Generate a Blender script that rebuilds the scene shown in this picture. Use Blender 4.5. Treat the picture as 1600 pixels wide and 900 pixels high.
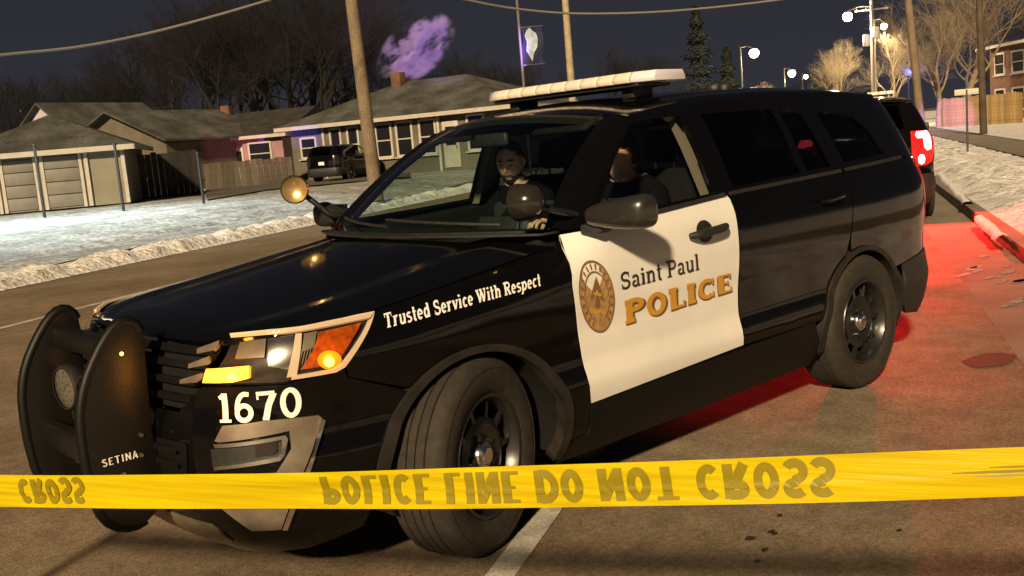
import bpy, bmesh, math, random
import numpy as np
from mathutils import Vector, Matrix
from mathutils.geometry import delaunay_2d_cdt
for _o in list(bpy.data.objects): bpy.data.objects.remove(_o)
SC=bpy.context.scene; COL=SC.collection
# ---------- camera (solved from the photograph) ----------
CAM=np.array([2.3357,3.7922,1.55]); FPX=1572.9; DZ=.022   # DZ: body height above its drawing datum
def _rot(yaw,pit,rol):
    cy,sy,cp,sp,cr,sr=math.cos(yaw),math.sin(yaw),math.cos(pit),math.sin(pit),math.cos(rol),math.sin(rol)
    f=np.array([cy*cp,sy*cp,-sp]); r=np.array([sy,-cy,0.]); u=np.cross(r,f)
    return np.array([cr*r-sr*u, sr*r+cr*u, f])
CR=_rot(math.radians(-131.946),math.radians(8.224),math.radians(4.871))
_cd=bpy.data.cameras.new('camera'); _co=bpy.data.objects.new('camera',_cd); COL.objects.link(_co)
_m=Matrix.Identity(4)
for _i in range(3): _m[_i][0],_m[_i][1],_m[_i][2],_m[_i][3]=CR[0][_i],CR[1][_i],-CR[2][_i],CAM[_i]
_co.matrix_world=_m; _cd.sensor_width=36; _cd.lens=FPX*36/1600; _cd.clip_start=.05; _cd.clip_end=3000
SC.camera=_co
# ---------- night sky, key light, exposure ----------
LDIR=Vector((.76,.49,.47)).normalized()            # towards the lamp that lights the street, from the mirror's shadow
LEL=math.asin(LDIR.z); LAZ=math.atan2(LDIR.x,LDIR.y)
W=bpy.data.worlds.new('World'); SC.world=W; W.use_nodes=True
_n=W.node_tree.nodes; _l=W.node_tree.links; _bg=_n['Background']
_tc=_n.new('ShaderNodeTexCoord'); _sp=_n.new('ShaderNodeSeparateXYZ'); _rp=_n.new('ShaderNodeValToRGB')
_l.new(_tc.outputs['Generated'],_sp.inputs[0]); _l.new(_sp.outputs['Z'],_rp.inputs['Fac'])     # even city night sky, a little paler at the horizon
_rp.color_ramp.elements[0].color=(.033,.034,.044,1); _rp.color_ramp.elements[1].position=.45; _rp.color_ramp.elements[1].color=(.0138,.0158,.0225,1)
_l.new(_rp.outputs[0],_bg.inputs['Color']); _bg.inputs['Strength'].default_value=.75
_sd=bpy.data.lights.new('sun','SUN'); _sd.energy=4.9; _sd.angle=math.radians(3.2); _sd.color=(1,.75,.45)
_so=bpy.data.objects.new('sun',_sd); COL.objects.link(_so); _so.rotation_euler=LDIR.to_track_quat('Z','Y').to_euler(); _so.location=(8,6,9)
SC.view_settings.view_transform='Standard'; SC.view_settings.look='None'; SC.view_settings.exposure=.35; SC.view_settings.gamma=1
SC.view_settings.use_curve_mapping=False
SC.render.engine='CYCLES'
SC.cycles.max_bounces=8; SC.cycles.transparent_max_bounces=24; SC.cycles.caustics_reflective=False; SC.cycles.caustics_refractive=False
def ray(x,y): return np.array([(x-800)/FPX,(450-y)/FPX,1.])@CR
def at(x,y,t): return CAM+ray(x,y)*t
def gnd(x,y,z=0.):
    d=ray(x,y); return CAM+d*((z-CAM[2])/d[2])
def proj(X):
    d=(np.asarray(X)-CAM)@CR.T; return 800+FPX*d[...,0]/d[...,2],450-FPX*d[...,1]/d[...,2]
# ---------- car body surface: S(s,z) ----------
def dense(xs,ys,n=1200):
    xs=np.array(xs,float);ys=np.array(ys,float);m=np.zeros(len(xs));d=np.diff(ys)/np.diff(xs)
    m[0],m[-1]=d[0],d[-1]
    for i in range(1,len(xs)-1): m[i]=0 if d[i-1]*d[i]<=0 else 2*d[i-1]*d[i]/(d[i-1]+d[i])
    X=np.linspace(xs[0],xs[-1],n);k=np.clip(np.searchsorted(xs,X)-1,0,len(xs)-2);h=xs[k+1]-xs[k];t=(X-xs[k])/h
    Y=(2*t**3-3*t**2+1)*ys[k]+(t**3-2*t**2+t)*h*m[k]+(3*t**2-2*t**3)*ys[k+1]+(t**3-t**2)*h*m[k+1]
    return X,Y
def spl(xs,ys):
    X,Y=dense(xs,ys); return lambda q: np.interp(q,X,Y)
_pp=[(.985,0),(.982,.2),(.968,.4),(.94,.56),(.885,.69),(.79,.79),(.66,.862),(.5,.91),(.3,.94),(0,.957),(-.5,.967),(-1.2,.972),(-2,.972),(-2.8,.966),(-3.4,.945),(-3.72,.905),(-3.9,.83),(-4.0,.70),(-4.04,.45),(-4.05,.2),(-4.05,0)]
def _plan():
    P=np.array(_pp); t=np.concatenate([[0],np.cumsum(np.sqrt(np.linalg.norm(np.diff(P,axis=0),axis=1)))])
    # natural-ish cubic through points (Catmull, centripetal)
    Q=np.vstack([2*P[0]-P[1]*[1,-1]*0-P[1],P,2*P[-1]-P[-2]]); Q[0]=[P[1][0],-P[1][1]]; Q[-1]=[P[-2][0],-P[-2][1]]
    out=[]
    for i in range(1,len(Q)-2):
        p0,p1,p2,p3=Q[i-1],Q[i],Q[i+1],Q[i+2]
        a=.5;t0=0;t1=t0+np.linalg.norm(p1-p0)**a;t2=t1+np.linalg.norm(p2-p1)**a;t3=t2+np.linalg.norm(p3-p2)**a
        for T in np.linspace(t1,t2,60,endpoint=False):
            A1=(t1-T)/(t1-t0)*p0+(T-t0)/(t1-t0)*p1;A2=(t2-T)/(t2-t1)*p1+(T-t1)/(t2-t1)*p2;A3=(t3-T)/(t3-t2)*p2+(T-t2)/(t3-t2)*p3
            B1=(t2-T)/(t2-t0)*A1+(T-t0)/(t2-t0)*A2;B2=(t3-T)/(t3-t1)*A2+(T-t1)/(t3-t1)*A3
            out.append((t2-T)/(t2-t1)*B1+(T-t1)/(t2-t1)*B2)
    out.append(P[-1]); out=np.array(out)
    s=np.concatenate([[0],np.cumsum(np.linalg.norm(np.diff(out,axis=0),axis=1))])
    tx=np.gradient(out[:,0],s);ty=np.gradient(out[:,1],s);L=np.hypot(tx,ty)
    k=np.ones(15)/15
    nx,ny=ty/L,-tx/L
    nx=np.convolve(np.pad(nx,7,mode='edge'),k,'valid');ny=np.convolve(np.pad(ny,7,mode='edge'),k,'valid')
    return s,out[:,0],out[:,1],nx,ny
PS,PX,PY,PNX,PNY=_plan(); SMAX=PS[-1]
def s_of_x(x): return np.interp(-np.asarray(x,float),-PX,PS)
_side=spl([.15,.22,.28,.34,.42,.51,.62,.72,.86,.95,1.02,1.10,1.17,1.22,1.32,1.42,1.52,1.60,1.66,1.72],
          [.13,.085,.05,.028,.010,-.004,.014,.014,.003,.0,.003,.016,.045,.068,.112,.158,.21,.262,.31,.37])
_front=spl([.15,.20,.25,.32,.42,.52,.60,.66,.74,.82,.90,.96,1.05],[.17,.10,.055,.03,.012,.0,.002,.012,.03,.035,.045,.055,.075])
_rear=spl([.15,.25,.38,.48,.58,.63,.70,.85,1.0,1.15,1.25,1.4,1.55,1.68,1.75],[.2,.07,.015,0.,.005,.03,.055,.05,.045,.06,.09,.155,.235,.31,.36])
zE=spl([0,.45,.65,.9,1.12,1.32,1.6,1.9,2.3,2.6],[.935,.935,.94,.957,.975,.99,1.02,1.055,1.10,1.13])   # hood edge height along s
iE=spl([0,.6,1.1,1.5,2.0,2.6],[.05,.05,.06,.085,.10,.11])
def sst(a,b,v):
    t=np.clip((v-a)/(b-a),0,1); return t*t*(3-2*t)
def S(s,z,off=0.):
    s=np.asarray(s,float);z=np.asarray(z,float)
    a=np.abs(s);x=np.interp(a,PS,PX);y=np.interp(a,PS,PY);nx=np.interp(a,PS,PNX);ny=np.interp(a,PS,PNY)
    wf=sst(.25,.85,nx);wr=sst(.25,.85,-nx)
    d=_side(z)*(1-wf-wr)+_front(z)*wf+_rear(z)*wr
    T=.16;t=np.clip(zE(a)-z,0,T)
    d=d+iE(a)*(1-t/T)**2.6*sst(-.78,-.42,x)
    d=d-off
    # narrow the tail in plan toward the roof, nose stays
    return np.stack([x-nx*d,np.where(s<0,-1,1)*(y-ny*d),z+0*d],-1)
_gs=np.linspace(.02,SMAX-.3,500);_gz=np.linspace(.2,1.7,120)
_G=S(_gs[:,None],_gz[None,:])
CAMB=CAM-np.array([0,0,DZ])
def hit(px,py):
    d=ray(px,py);d=d/np.linalg.norm(d);V=_G-CAMB;t=V@d
    D=np.linalg.norm(V-t[...,None]*d,axis=-1)
    cost=D+ .002*t   # prefer near
    # nearest point along ray among those within tolerance
    m=D<.03
    if m.any():
        tt=np.where(m,t,1e9); i=np.unravel_index(np.argmin(np.where(tt<tt.min()+.25,D,9)),D.shape)
    else: i=np.unravel_index(np.argmin(D),D.shape)
    s,z=_gs[i[0]],_gz[i[1]]
    for _ in range(12):
        p=S(s,z)-CAMB;e=p-(p@d)*d
        a=(S(s+1e-4,z)-S(s,z))/1e-4;b=(S(s,z+1e-4)-S(s,z))/1e-4
        a=a-(a@d)*d;b=b-(b@d)*d
        J=np.stack([a,b],1);q=np.linalg.lstsq(J,-e,rcond=None)[0]
        s+=np.clip(q[0],-.1,.1);z+=np.clip(q[1],-.1,.1)
    return float(s),float(z)
# ---------- materials ----------
MATS={}
def mat(name,base,rough=.5,metal=0.,spec=.5,coat=0.,emit=None,estr=0.,nscale=0.,namt=0.,bump=0.,bscale=40.,base2=None,trans=0.,sub=0.):
    if name in MATS: return MATS[name]
    m=bpy.data.materials.new(name); m.use_nodes=True; nt=m.node_tree; b=nt.nodes['Principled BSDF']; I=b.inputs
    I['Base Color'].default_value=(*base,1); I['Roughness'].default_value=rough; I['Metallic'].default_value=metal
    I['Specular IOR Level'].default_value=spec; I['Coat Weight'].default_value=coat; I['Coat Roughness'].default_value=.06
    if emit: I['Emission Color'].default_value=(*emit,1); I['Emission Strength'].default_value=estr
    if trans: I['Transmission Weight'].default_value=trans
    tc=None
    if namt or bump or base2:
        tc=nt.nodes.new('ShaderNodeTexCoord')
    if base2 is not None or namt:
        nz=nt.nodes.new('ShaderNodeTexNoise'); nz.inputs['Scale'].default_value=nscale or 5; nz.inputs['Detail'].default_value=6; nz.inputs['Roughness'].default_value=.6
        nt.links.new(tc.outputs['Object'],nz.inputs['Vector'])
        r=nt.nodes.new('ShaderNodeValToRGB'); r.color_ramp.elements[0].position=.35; r.color_ramp.elements[1].position=.68
        b2=base2 if base2 is not None else tuple(min(1,c*(1+namt)) for c in base)
        b1=base if base2 is not None else tuple(c*(1-namt) for c in base)
        r.color_ramp.elements[0].color=(*b1,1); r.color_ramp.elements[1].color=(*b2,1)
        nt.links.new(nz.outputs['Fac'],r.inputs['Fac']); nt.links.new(r.outputs['Color'],I['Base Color'])
    if bump:
        n2=nt.nodes.new('ShaderNodeTexNoise'); n2.inputs['Scale'].default_value=bscale; n2.inputs['Detail'].default_value=5
        nt.links.new(tc.outputs['Object'],n2.inputs['Vector'])
        bp=nt.nodes.new('ShaderNodeBump'); bp.inputs['Strength'].default_value=bump; bp.inputs['Distance'].default_value=.02
        nt.links.new(n2.outputs['Fac'],bp.inputs['Height']); nt.links.new(bp.outputs['Normal'],I['Normal'])
    MATS[name]=m; return m
def glass(name,tint,refl=1.0):
    if name in MATS: return MATS[name]
    m=bpy.data.materials.new(name); m.use_nodes=True; nt=m.node_tree; nt.nodes.remove(nt.nodes['Principled BSDF'])
    o=nt.nodes['Material Output']; t=nt.nodes.new('ShaderNodeBsdfTransparent'); g=nt.nodes.new('ShaderNodeBsdfGlossy'); mx=nt.nodes.new('ShaderNodeMixShader'); f=nt.nodes.new('ShaderNodeLayerWeight');pw=nt.nodes.new('ShaderNodeMath');ma=nt.nodes.new('ShaderNodeMath')
    t.inputs['Color'].default_value=(*tint,1); g.inputs['Roughness'].default_value=.03; f.inputs['Blend'].default_value=.5;pw.operation='POWER';pw.inputs[1].default_value=5;ma.operation='MULTIPLY_ADD';ma.inputs[1].default_value=.9;ma.inputs[2].default_value=.045
    nt.links.new(f.outputs['Facing'],pw.inputs[0]);nt.links.new(pw.outputs[0],ma.inputs[0])
    g.inputs['Color'].default_value=(refl,refl,refl,1)
    nt.links.new(ma.outputs[0],mx.inputs[0]); nt.links.new(t.outputs[0],mx.inputs[1]); nt.links.new(g.outputs[0],mx.inputs[2]); nt.links.new(mx.outputs[0],o.inputs['Surface'])
    MATS[name]=m; return m
# ---------- mesh building ----------
def meshobj(name,me,parent=None,m=None):
    o=bpy.data.objects.new(name,me); COL.objects.link(o)
    if m:
        for q in (m if isinstance(m,(list,tuple)) else [m]): me.materials.append(q)
    if parent: o.parent=parent
    return o
def empty(name,loc=(0,0,0),rz=0.):
    o=bpy.data.objects.new(name,None); COL.objects.link(o); o.location=loc; o.rotation_euler=(0,0,rz); o.empty_display_size=.2; return o
def tag(o,label=None,cat=None,group=None,kind=None):
    if label: o['label']=label
    if cat: o['category']=cat
    if group: o['group']=group
    if kind: o['kind']=kind
    return o
class MB:
    def __init__(s): s.v=[]; s.f=[]; s.mi=[]; s.cur=0
    def add(s,vs,fs):
        k=len(s.v); s.v+=[tuple(map(float,p)) for p in vs]; s.f+=[tuple(i+k for i in f) for f in fs]; s.mi+=[s.cur]*len(fs); return s
    def box(s,c,d,rot=None):
        R=rot or Matrix.Identity(3); c=Vector(c); h=Vector(d)/2
        vs=[c+R@Vector((sx*h.x,sy*h.y,sz*h.z)) for sx in(-1,1) for sy in(-1,1) for sz in(-1,1)]
        return s.add(vs,[(0,1,3,2),(4,6,7,5),(0,4,5,1),(2,3,7,6),(0,2,6,4),(1,5,7,3)])
    def bar(s,a,b,w,h,up=(0,0,1)):
        a=Vector(a);b=Vector(b);x=(b-a);L=x.length;x/=L;u=Vector(up);y=u.cross(x)
        if y.length<1e-4: y=Vector((0,1,0)).cross(x)
        y.normalize();z=x.cross(y)
        return s.box((a+b)/2,(L,w,h),Matrix((x,y,z)).transposed())
    def tube(s,pts,r,n=8,cap=True):
        pts=[Vector(p) for p in pts]; rs=r if isinstance(r,(list,tuple)) else [r]*len(pts)
        k=len(s.v); prev=None
        for i,p in enumerate(pts):
            t=(pts[min(i+1,len(pts)-1)]-pts[max(i-1,0)]).normalized()
            if prev is None:
                a=t.orthogonal().normalized()
            else:
                a=(prev-t*prev.dot(t)); a=a.normalized() if a.length>1e-6 else t.orthogonal().normalized()
            prev=a; b=t.cross(a)
            for j in range(n):
                q=2*math.pi*j/n; s.v.append(tuple(p+(a*math.cos(q)+b*math.sin(q))*rs[i]))
        fs=[]
        for i in range(len(pts)-1):
            for j in range(n):
                fs.append((k+i*n+j,k+i*n+(j+1)%n,k+(i+1)*n+(j+1)%n,k+(i+1)*n+j))
        if cap: fs.append(tuple(k+j for j in reversed(range(n)))); fs.append(tuple(k+(len(pts)-1)*n+j for j in range(n)))
        s.f+=fs; s.mi+=[s.cur]*len(fs); return s
    def lathe(s,prof,n=32,M=None,close=False):
        """prof: (radius, height) turned about local z, then moved by 4x4 M"""
        M=M or Matrix.Identity(4); k=len(s.v); m=len(prof); fs=[]
        for j in range(n):
            q=2*math.pi*j/n
            for r,h in prof: s.v.append(tuple(M@Vector((r*math.cos(q),r*math.sin(q),h))))
        for j in range(n):
            a=k+j*m;b=k+((j+1)%n)*m
            for i in range(m-1): fs.append((a+i,b+i,b+i+1,a+i+1))
            if close: fs.append((a+m-1,b+m-1,b,a))
        s.f+=fs; s.mi+=[s.cur]*len(fs); return s
    def prism(s,poly,fmap,d0,d1):
        """closed outline poly (u,v) extruded between depths through fmap(u,v,d)"""
        n=len(poly);vs=[fmap(u,v,d0) for u,v in poly]+[fmap(u,v,d1) for u,v in poly]
        return s.add(vs,[tuple(range(n-1,-1,-1)),tuple(range(n,2*n))]+[(i,(i+1)%n,n+(i+1)%n,n+i) for i in range(n)])
    def build(s,name,m,parent=None,smooth=None,bevel=0.,seg=2,recalc=True,clean=True):
        me=bpy.data.meshes.new(name); me.from_pydata(s.v,[],s.f)
        ms=m if isinstance(m,(list,tuple)) else [m]
        for q in ms: me.materials.append(q)
        if len(ms)>1: me.polygons.foreach_set('material_index',s.mi)
        if bevel or recalc:
            bm=bmesh.new(); bm.from_mesh(me)
            if clean: bmesh.ops.remove_doubles(bm,verts=bm.verts,dist=1e-5)
            if recalc: bmesh.ops.recalc_face_normals(bm,faces=bm.faces)
            if bevel:
                es=[e for e in bm.edges if len(e.link_faces)==2 and e.calc_face_angle(0)>.6]
                bmesh.ops.bevel(bm,geom=es,offset=bevel,segments=seg,affect='EDGES',profile=.5,clamp_overlap=True)
            bm.to_mesh(me); bm.free()
        if smooth is not None:
            me.shade_smooth()
            if smooth<3: me.set_sharp_from_angle(angle=smooth)
        elif bevel: me.shade_smooth(); me.set_sharp_from_angle(angle=.9)
        o=bpy.data.objects.new(name,me); COL.objects.link(o)
        if parent: o.parent=parent
        return o
def copy_tree(o,parent=None):
    c=o.copy(); COL.objects.link(c); c.parent=parent
    if parent: c.matrix_parent_inverse=o.matrix_parent_inverse.copy()
    for ch in list(o.children): copy_tree(ch,c)
    return c
def inpoly(x,y,P):
    c=False;j=len(P)-1
    for i in range(len(P)):
        xi,yi=P[i];xj,yj=P[j]
        if (yi>y)!=(yj>y) and x<(xj-xi)*(y-yi)/(yj-yi)+xi: c=not c
        j=i
    return c
def resample(P,step,closed=True):
    out=[];n=len(P)
    for i in range(n if closed else n-1):
        a=P[i];b=P[(i+1)%n];L=math.hypot(b[0]-a[0],b[1]-a[1]);k=max(1,int(math.ceil(L/step)))
        for j in range(k): out.append((a[0]+(b[0]-a[0])*j/k,a[1]+(b[1]-a[1])*j/k))
    if not closed: out.append(P[-1])
    return out
def panel(name,outline,fmap,m,parent=None,step=.05,thick=.018,holes=(),mirror=False,flip=False,eps=1e-3):
    """a sheet cut to `outline` in (u,v), laid on the surface fmap(u,v)->xyz, with a turned-in rim"""
    rings=[resample(outline,step)]+[resample(h,step) for h in holes]
    pts=[];edges=[]
    for r in rings:
        k=len(pts);pts+=r;edges+=[(k+i,k+(i+1)%len(r)) for i in range(len(r))]
    A=np.array(pts);u0,v0=A.min(0);u1,v1=A.max(0)
    nu=int((u1-u0)/step)+1;nv=int((v1-v0)/step)+1;nb=len(pts)
    for i in range(1,nu+1):
        for j in range(1,nv+1):
            u=u0+(i-.5)*step+(.25*step if j%2 else -.25*step);v=v0+(j-.5)*step
            if not inpoly(u,v,outline) or any(inpoly(u,v,h) for h in holes): continue
            if np.min((A[:,0]-u)**2+(A[:,1]-v)**2)<(.45*step)**2: continue
            pts.append((u,v))
    vo,_,fo,*_r=delaunay_2d_cdt([Vector(p) for p in pts],edges,[],0,1e-7)
    tris=[]
    for f in fo:
        cx=sum(vo[i][0] for i in f)/3;cy=sum(vo[i][1] for i in f)/3
        if inpoly(cx,cy,outline) and not any(inpoly(cx,cy,h) for h in holes): tris.append(tuple(f))
    U=np.array([p[0] for p in vo]);V=np.array([p[1] for p in vo])
    X=fmap(U,V);du=fmap(U+eps,V)-fmap(U-eps,V);dv=fmap(U,V+eps)-fmap(U,V-eps)
    N=np.cross(du,dv);N/=np.maximum(np.linalg.norm(N,axis=1,keepdims=True),1e-12)
    sgn=-1 if flip else 1; N=N*sgn
    # orient triangles ccw in uv
    T=[]
    for a,b,c in tris:
        ar=(U[b]-U[a])*(V[c]-V[a])-(U[c]-U[a])*(V[b]-V[a])
        if (ar>0)==(sgn>0): T.append((a,b,c))
        else: T.append((a,c,b))
    verts=[tuple(p) for p in X];norms=[tuple(q) for q in N]
    # rim from boundary edges
    cnt={}
    for t in T:
        for i in range(3): cnt.setdefault(frozenset((t[i],t[(i+1)%3])),[]).append((t[i],t[(i+1)%3]))
    faces=list(T);rim={}
    if thick:
        for e,l in cnt.items():
            if len(l)!=1: continue
            a,b=l[0]
            ids=[]
            for q in (a,b):
                if q not in rim:
                    rim[q]=(len(verts),len(verts)+1)
                    verts.append(tuple(X[q]));verts.append(tuple(X[q]-N[q]*thick));norms.append(None);norms.append(None)
                ids.append(rim[q])
            faces.append((ids[1][0],ids[0][0],ids[0][1],ids[1][1]))
    def mk(nm,mir):
        vs=[(x,-y,z) for x,y,z in verts] if mir else verts
        fs=[tuple(reversed(f)) for f in faces] if mir else faces
        me=bpy.data.meshes.new(nm);me.from_pydata(vs,[],fs);me.shade_smooth()
        nn=[]
        for i,q in enumerate(norms):
            if q is None: nn.append((0,0,0))
            else: nn.append((q[0],-q[1],q[2]) if mir else q)
        me.normals_split_custom_set_from_vertices(nn)
        return meshobj(nm,me,parent,m)
    o=mk(name,False)
    if mirror: return o,mk(name,True)
    return o
def fS(off=0.): return lambda u,v: S(u,v,off)
def fSx(off=0.): return lambda u,v: S(s_of_x(u),v,off)
def hits(P): return [hit(*p) for p in P]
# ---------- stroke lettering (serif and plain) ----------
def arc(cx,cy,rx,ry,a0,a1,n=14): return [(cx+rx*math.cos(math.radians(a0+(a1-a0)*i/n)),cy+ry*math.sin(math.radians(a0+(a1-a0)*i/n))) for i in range(n+1)]
def glyphs(serif,T,t):
    """strokes: (points,width); widths bold T / thin t; unit cap height"""
    G={};x=.70
    def sf(cx,y,w=.17): return ([(cx-w,y),(cx+w,y)],t) if serif else None
    def g(ch,w,*st): G[ch]=(w,[q for q in st if q])
    lo=t/2;hi=1-t/2;xm=x-t/2
    g('T',.74,([(.37,0),(.37,1)],T),([(.03,1-.055),(.71,1-.055)],.11),serif and ([(.06,1),(.06,.72)],.06),serif and ([(.68,1),(.68,.72)],.06),sf(.37,lo))
    g('P',.68,([(.17,0),(.17,1)],T),([(.17,hi)]+arc(.40,.73,.20,.27-t/2,90,-90)+[(.17,.46+t/2)],(T+t)/2),sf(.17,lo),sf(.08,hi,.08))
    g('O',.78,(arc(.39,.5,.39-T/2,.5-t/2,0,360,28),(T+t)/2))
    g('L',.62,([(.17,0),(.17,1)],T),([(.1,.06),(.60,.06)],.12),serif and ([(.58,0),(.58,.30)],.07),sf(.17,hi))
    g('I',.36,([(.18,0),(.18,1)],T),sf(.18,lo),sf(.18,hi))
    g('C',.72,(arc(.40,.5,.40-T/2,.5-t/2,48,312,24),(T+t)/2),serif and ([(.64,.66),(.64,.98)],.07),serif and ([(.64,.02),(.64,.30)],.06))
    g('E',.66,([(.17,0),(.17,1)],T),([(.1,.055),(.62,.055)],.11),([(.1,.945),(.60,.945)],.11),([(.2,.51),(.48,.51)],.10),serif and ([(.60,0),(.60,.28)],.07),serif and ([(.58,1),(.58,.74)],.07),serif and ([(.48,.39),(.48,.63)],.06))
    g('N',.76,([(.13,0),(.13,1)],T),([(.63,0),(.63,1)],T),([(.13,.93),(.63,.07)],T*.95))
    g('D',.74,([(.15,0),(.15,1)],T),([(.15,hi),(.35,hi)]+arc(.35,.5,.31,.5-t/2,90,-90,18)+[(.15,lo)],(T+t)/2))
    g('R',.74,([(.15,0),(.15,1)],T),([(.15,hi),(.38,hi)]+arc(.40,.74,.21,.26-t/2,90,-90)+[(.15,.48+t/2)],(T+t)/2),([(.36,.5),(.64,0)],T),sf(.15,lo),sf(.62,lo,.12),sf(.08,hi,.08))
    g('S',.64,(arc(.32,.735,.235,.265-t/2,35,270,16)+arc(.32,.265,.245,.235,88,-150,16),T*.85),serif and ([(.54,.68),(.54,.98)],.06),serif and ([(.08,.03),(.08,.32)],.06))
    g('A',.74,([(.08,0),(.37,1)],T*.8),([(.37,1),(.66,0)],T),([(.2,.3),(.55,.3)],t))
    g('W',1.06,([(.10,.97),(.32,.02)],T),([(.32,.02),(.53,.97)],t*1.2),([(.50,.97),(.74,.02)],T),([(.74,.02),(.95,.97)],t*1.2),sf(.12,hi,.14),sf(.52,hi,.13),sf(.93,hi,.12))
    g('a',.58,([(.12,x*.78)]+arc(.27,x*.72,.17,x*.28-t/2,150,0,10)+[(.44,.10),(.50,lo),(.57,lo)],T*.8),(arc(.26,.19,.17,.19-t/2,80,360,14),T*.75))
    g('i',.32,([(.16,0),(.16,x)],T),([(.16,.84),(.16,.99)],T),sf(.16,lo,.15),serif and ([(.02,xm),(.16,xm)],t))
    g('n',.66,([(.15,0),(.15,x)],T),([(.15,x*.7)]+arc(.34,x*.66,.17,x*.34-t/2,150,0,10)+[(.51,0)],T*.85),sf(.15,lo,.14),sf(.51,lo,.13),serif and ([(.01,xm),(.15,xm)],t))
    g('t',.42,([(.19,.96),(.19,.16)]+arc(.31,.14,.12,.14-t/2,180,290,8),T*.9),([(.03,xm),(.38,xm)],t))
    g('u',.66,([(.14,x),(.14,.22)]+arc(.30,.22,.16,.22-t/2,180,330,10)+[(.50,.2)],T*.85),([(.50,x),(.50,0)],T*.9),serif and ([(.01,xm),(.14,xm)],t),serif and ([(.38,xm),(.50,xm)],t),serif and ([(.50,lo),(.62,lo)],t))
    g('l',.32,([(.16,0),(.16,1)],T),sf(.16,lo,.15),serif and ([(.02,hi),(.16,hi)],t))
    g('r',.50,([(.15,0),(.15,x)],T),([(.15,x*.62)]+arc(.33,x*.64,.16,x*.36-t/2,170,50,8),T*.8),sf(.15,lo,.15),serif and ([(.01,xm),(.15,xm)],t))
    g('s',.50,(arc(.25,x*.735,.17,x*.265-t/2,35,270,12)+arc(.25,x*.27,.18,x*.235,88,-150,12),T*.75))
    g('e',.56,([(.09,x*.52),(.47,x*.52)],t),(arc(.28,x*.5,.19,x*.5-t/2,0,315,20),T*.85))
    g('d',.64,([(.49,0),(.49,1)],T),(arc(.29,x*.5,.19,x*.5-t/2,30,330,18),T*.85),serif and ([(.36,hi),(.49,hi)],t),serif and ([(.49,lo),(.62,lo)],t))
    g('v',.60,([(.10,xm),(.30,.02)],T),([(.30,.02),(.50,xm)],t*1.2),sf(.11,xm,.12),sf(.49,xm,.11))
    g('c',.52,(arc(.28,x*.5,.19,x*.5-t/2,45,315,18),T*.85))
    g('h',.66,([(.15,0),(.15,1)],T),([(.15,x*.7)]+arc(.34,x*.66,.17,x*.34-t/2,150,0,10)+[(.51,0)],T*.85),sf(.15,lo,.14),sf(.51,lo,.13),serif and ([(.01,hi),(.15,hi)],t))
    g('p',.64,([(.15,-.28),(.15,x)],T),(arc(.34,x*.5,.19,x*.5-t/2,150,-150,18),T*.85),serif and ([(.01,xm),(.15,xm)],t),sf(.15,-.28+lo,.14))
    g('1',.50,([(.26,0),(.26,1)],T*1.1),sf(.26,lo,.22),([(.06,.84),(.26,.95)],t*1.3))
    g('6',.68,(arc(.34,.30,.34-T/2,.30-t/2,0,360,22),T*.85),(arc(.44,.36,.34,.60,175,95,12)+[(.56,.93)],T*.8))
    g('7',.66,([(.03,.93),(.63,.93)],.14),([(.60,.92),(.40,.5),(.27,0)],T*1.05),serif and ([(.06,1),(.06,.72)],.07),sf(.27,lo,.10))
    g('0',.70,(arc(.35,.5,.35-T/2,.5-t/2,0,360,26),T*.9))
    g('.',.25,([(.12,0),(.12,.15)],.15))
    return G
GSER=glyphs(True,.20,.10); GSAN=glyphs(False,.19,.19); GSER2=glyphs(True,.17,.075)
def text_mesh(name,txt,fmap,m,parent,G=GSER,gap=.10,space=.36,lift=.0004):
    """strokes of txt laid out to fill u in 0..1, v in 0..1 (cap height) of fmap(u,v,off)"""
    W=0;pos=[]
    for ch in txt:
        pos.append(W); W+=(space if ch==' ' else G[ch][0]+gap)
    W-=gap; k=0; out=[]
    for ch,x0 in zip(txt,pos):
        if ch==' ': continue
        V=[];F=[]
        for pts,w in G[ch][1]:
            P=[np.array(p,float) for p in resample(pts,.08,False)];n=len(P);off=.001+lift*(k%6);k+=1
            clo=np.linalg.norm(P[0]-P[-1])<1e-6
            L=[];R=[]
            for i in range(n):
                if clo: a=P[(i-1)%(n-1)];b=P[(i+1)%(n-1)] if i<n-1 else P[1]
                else: a=P[max(i-1,0)];b=P[min(i+1,n-1)]
                t=b-a;t=t/max(np.hypot(*t),1e-9);q=np.array([-t[1],t[0]])*w/2
                L.append(P[i]+q);R.append(P[i]-q)
            base=len(V)
            for p in L+R: V.append(tuple(fmap((x0+p[0])/W,p[1],off)))
            for i in range(n-1): F.append((base+i,base+n+i,base+n+i+1,base+i+1))
        me=bpy.data.meshes.new(name);me.from_pydata(V,[],F);out.append(meshobj(name,me,parent,m))
    return out
def quadmap(TL,TR,BR,BL,surf,extra=0.):
    """unit square -> bilinear in surface coordinates of four corner pixels"""
    a,b,c,d=[np.array(hit(*p)) for p in (BL,BR,TR,TL)]
    def f(u,v,off=0.):
        q=(a*(1-u)+b*u)*(1-v)+(d*(1-u)+c*u)*v
        return surf(q[0],q[1],off+extra)
    return f
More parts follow.
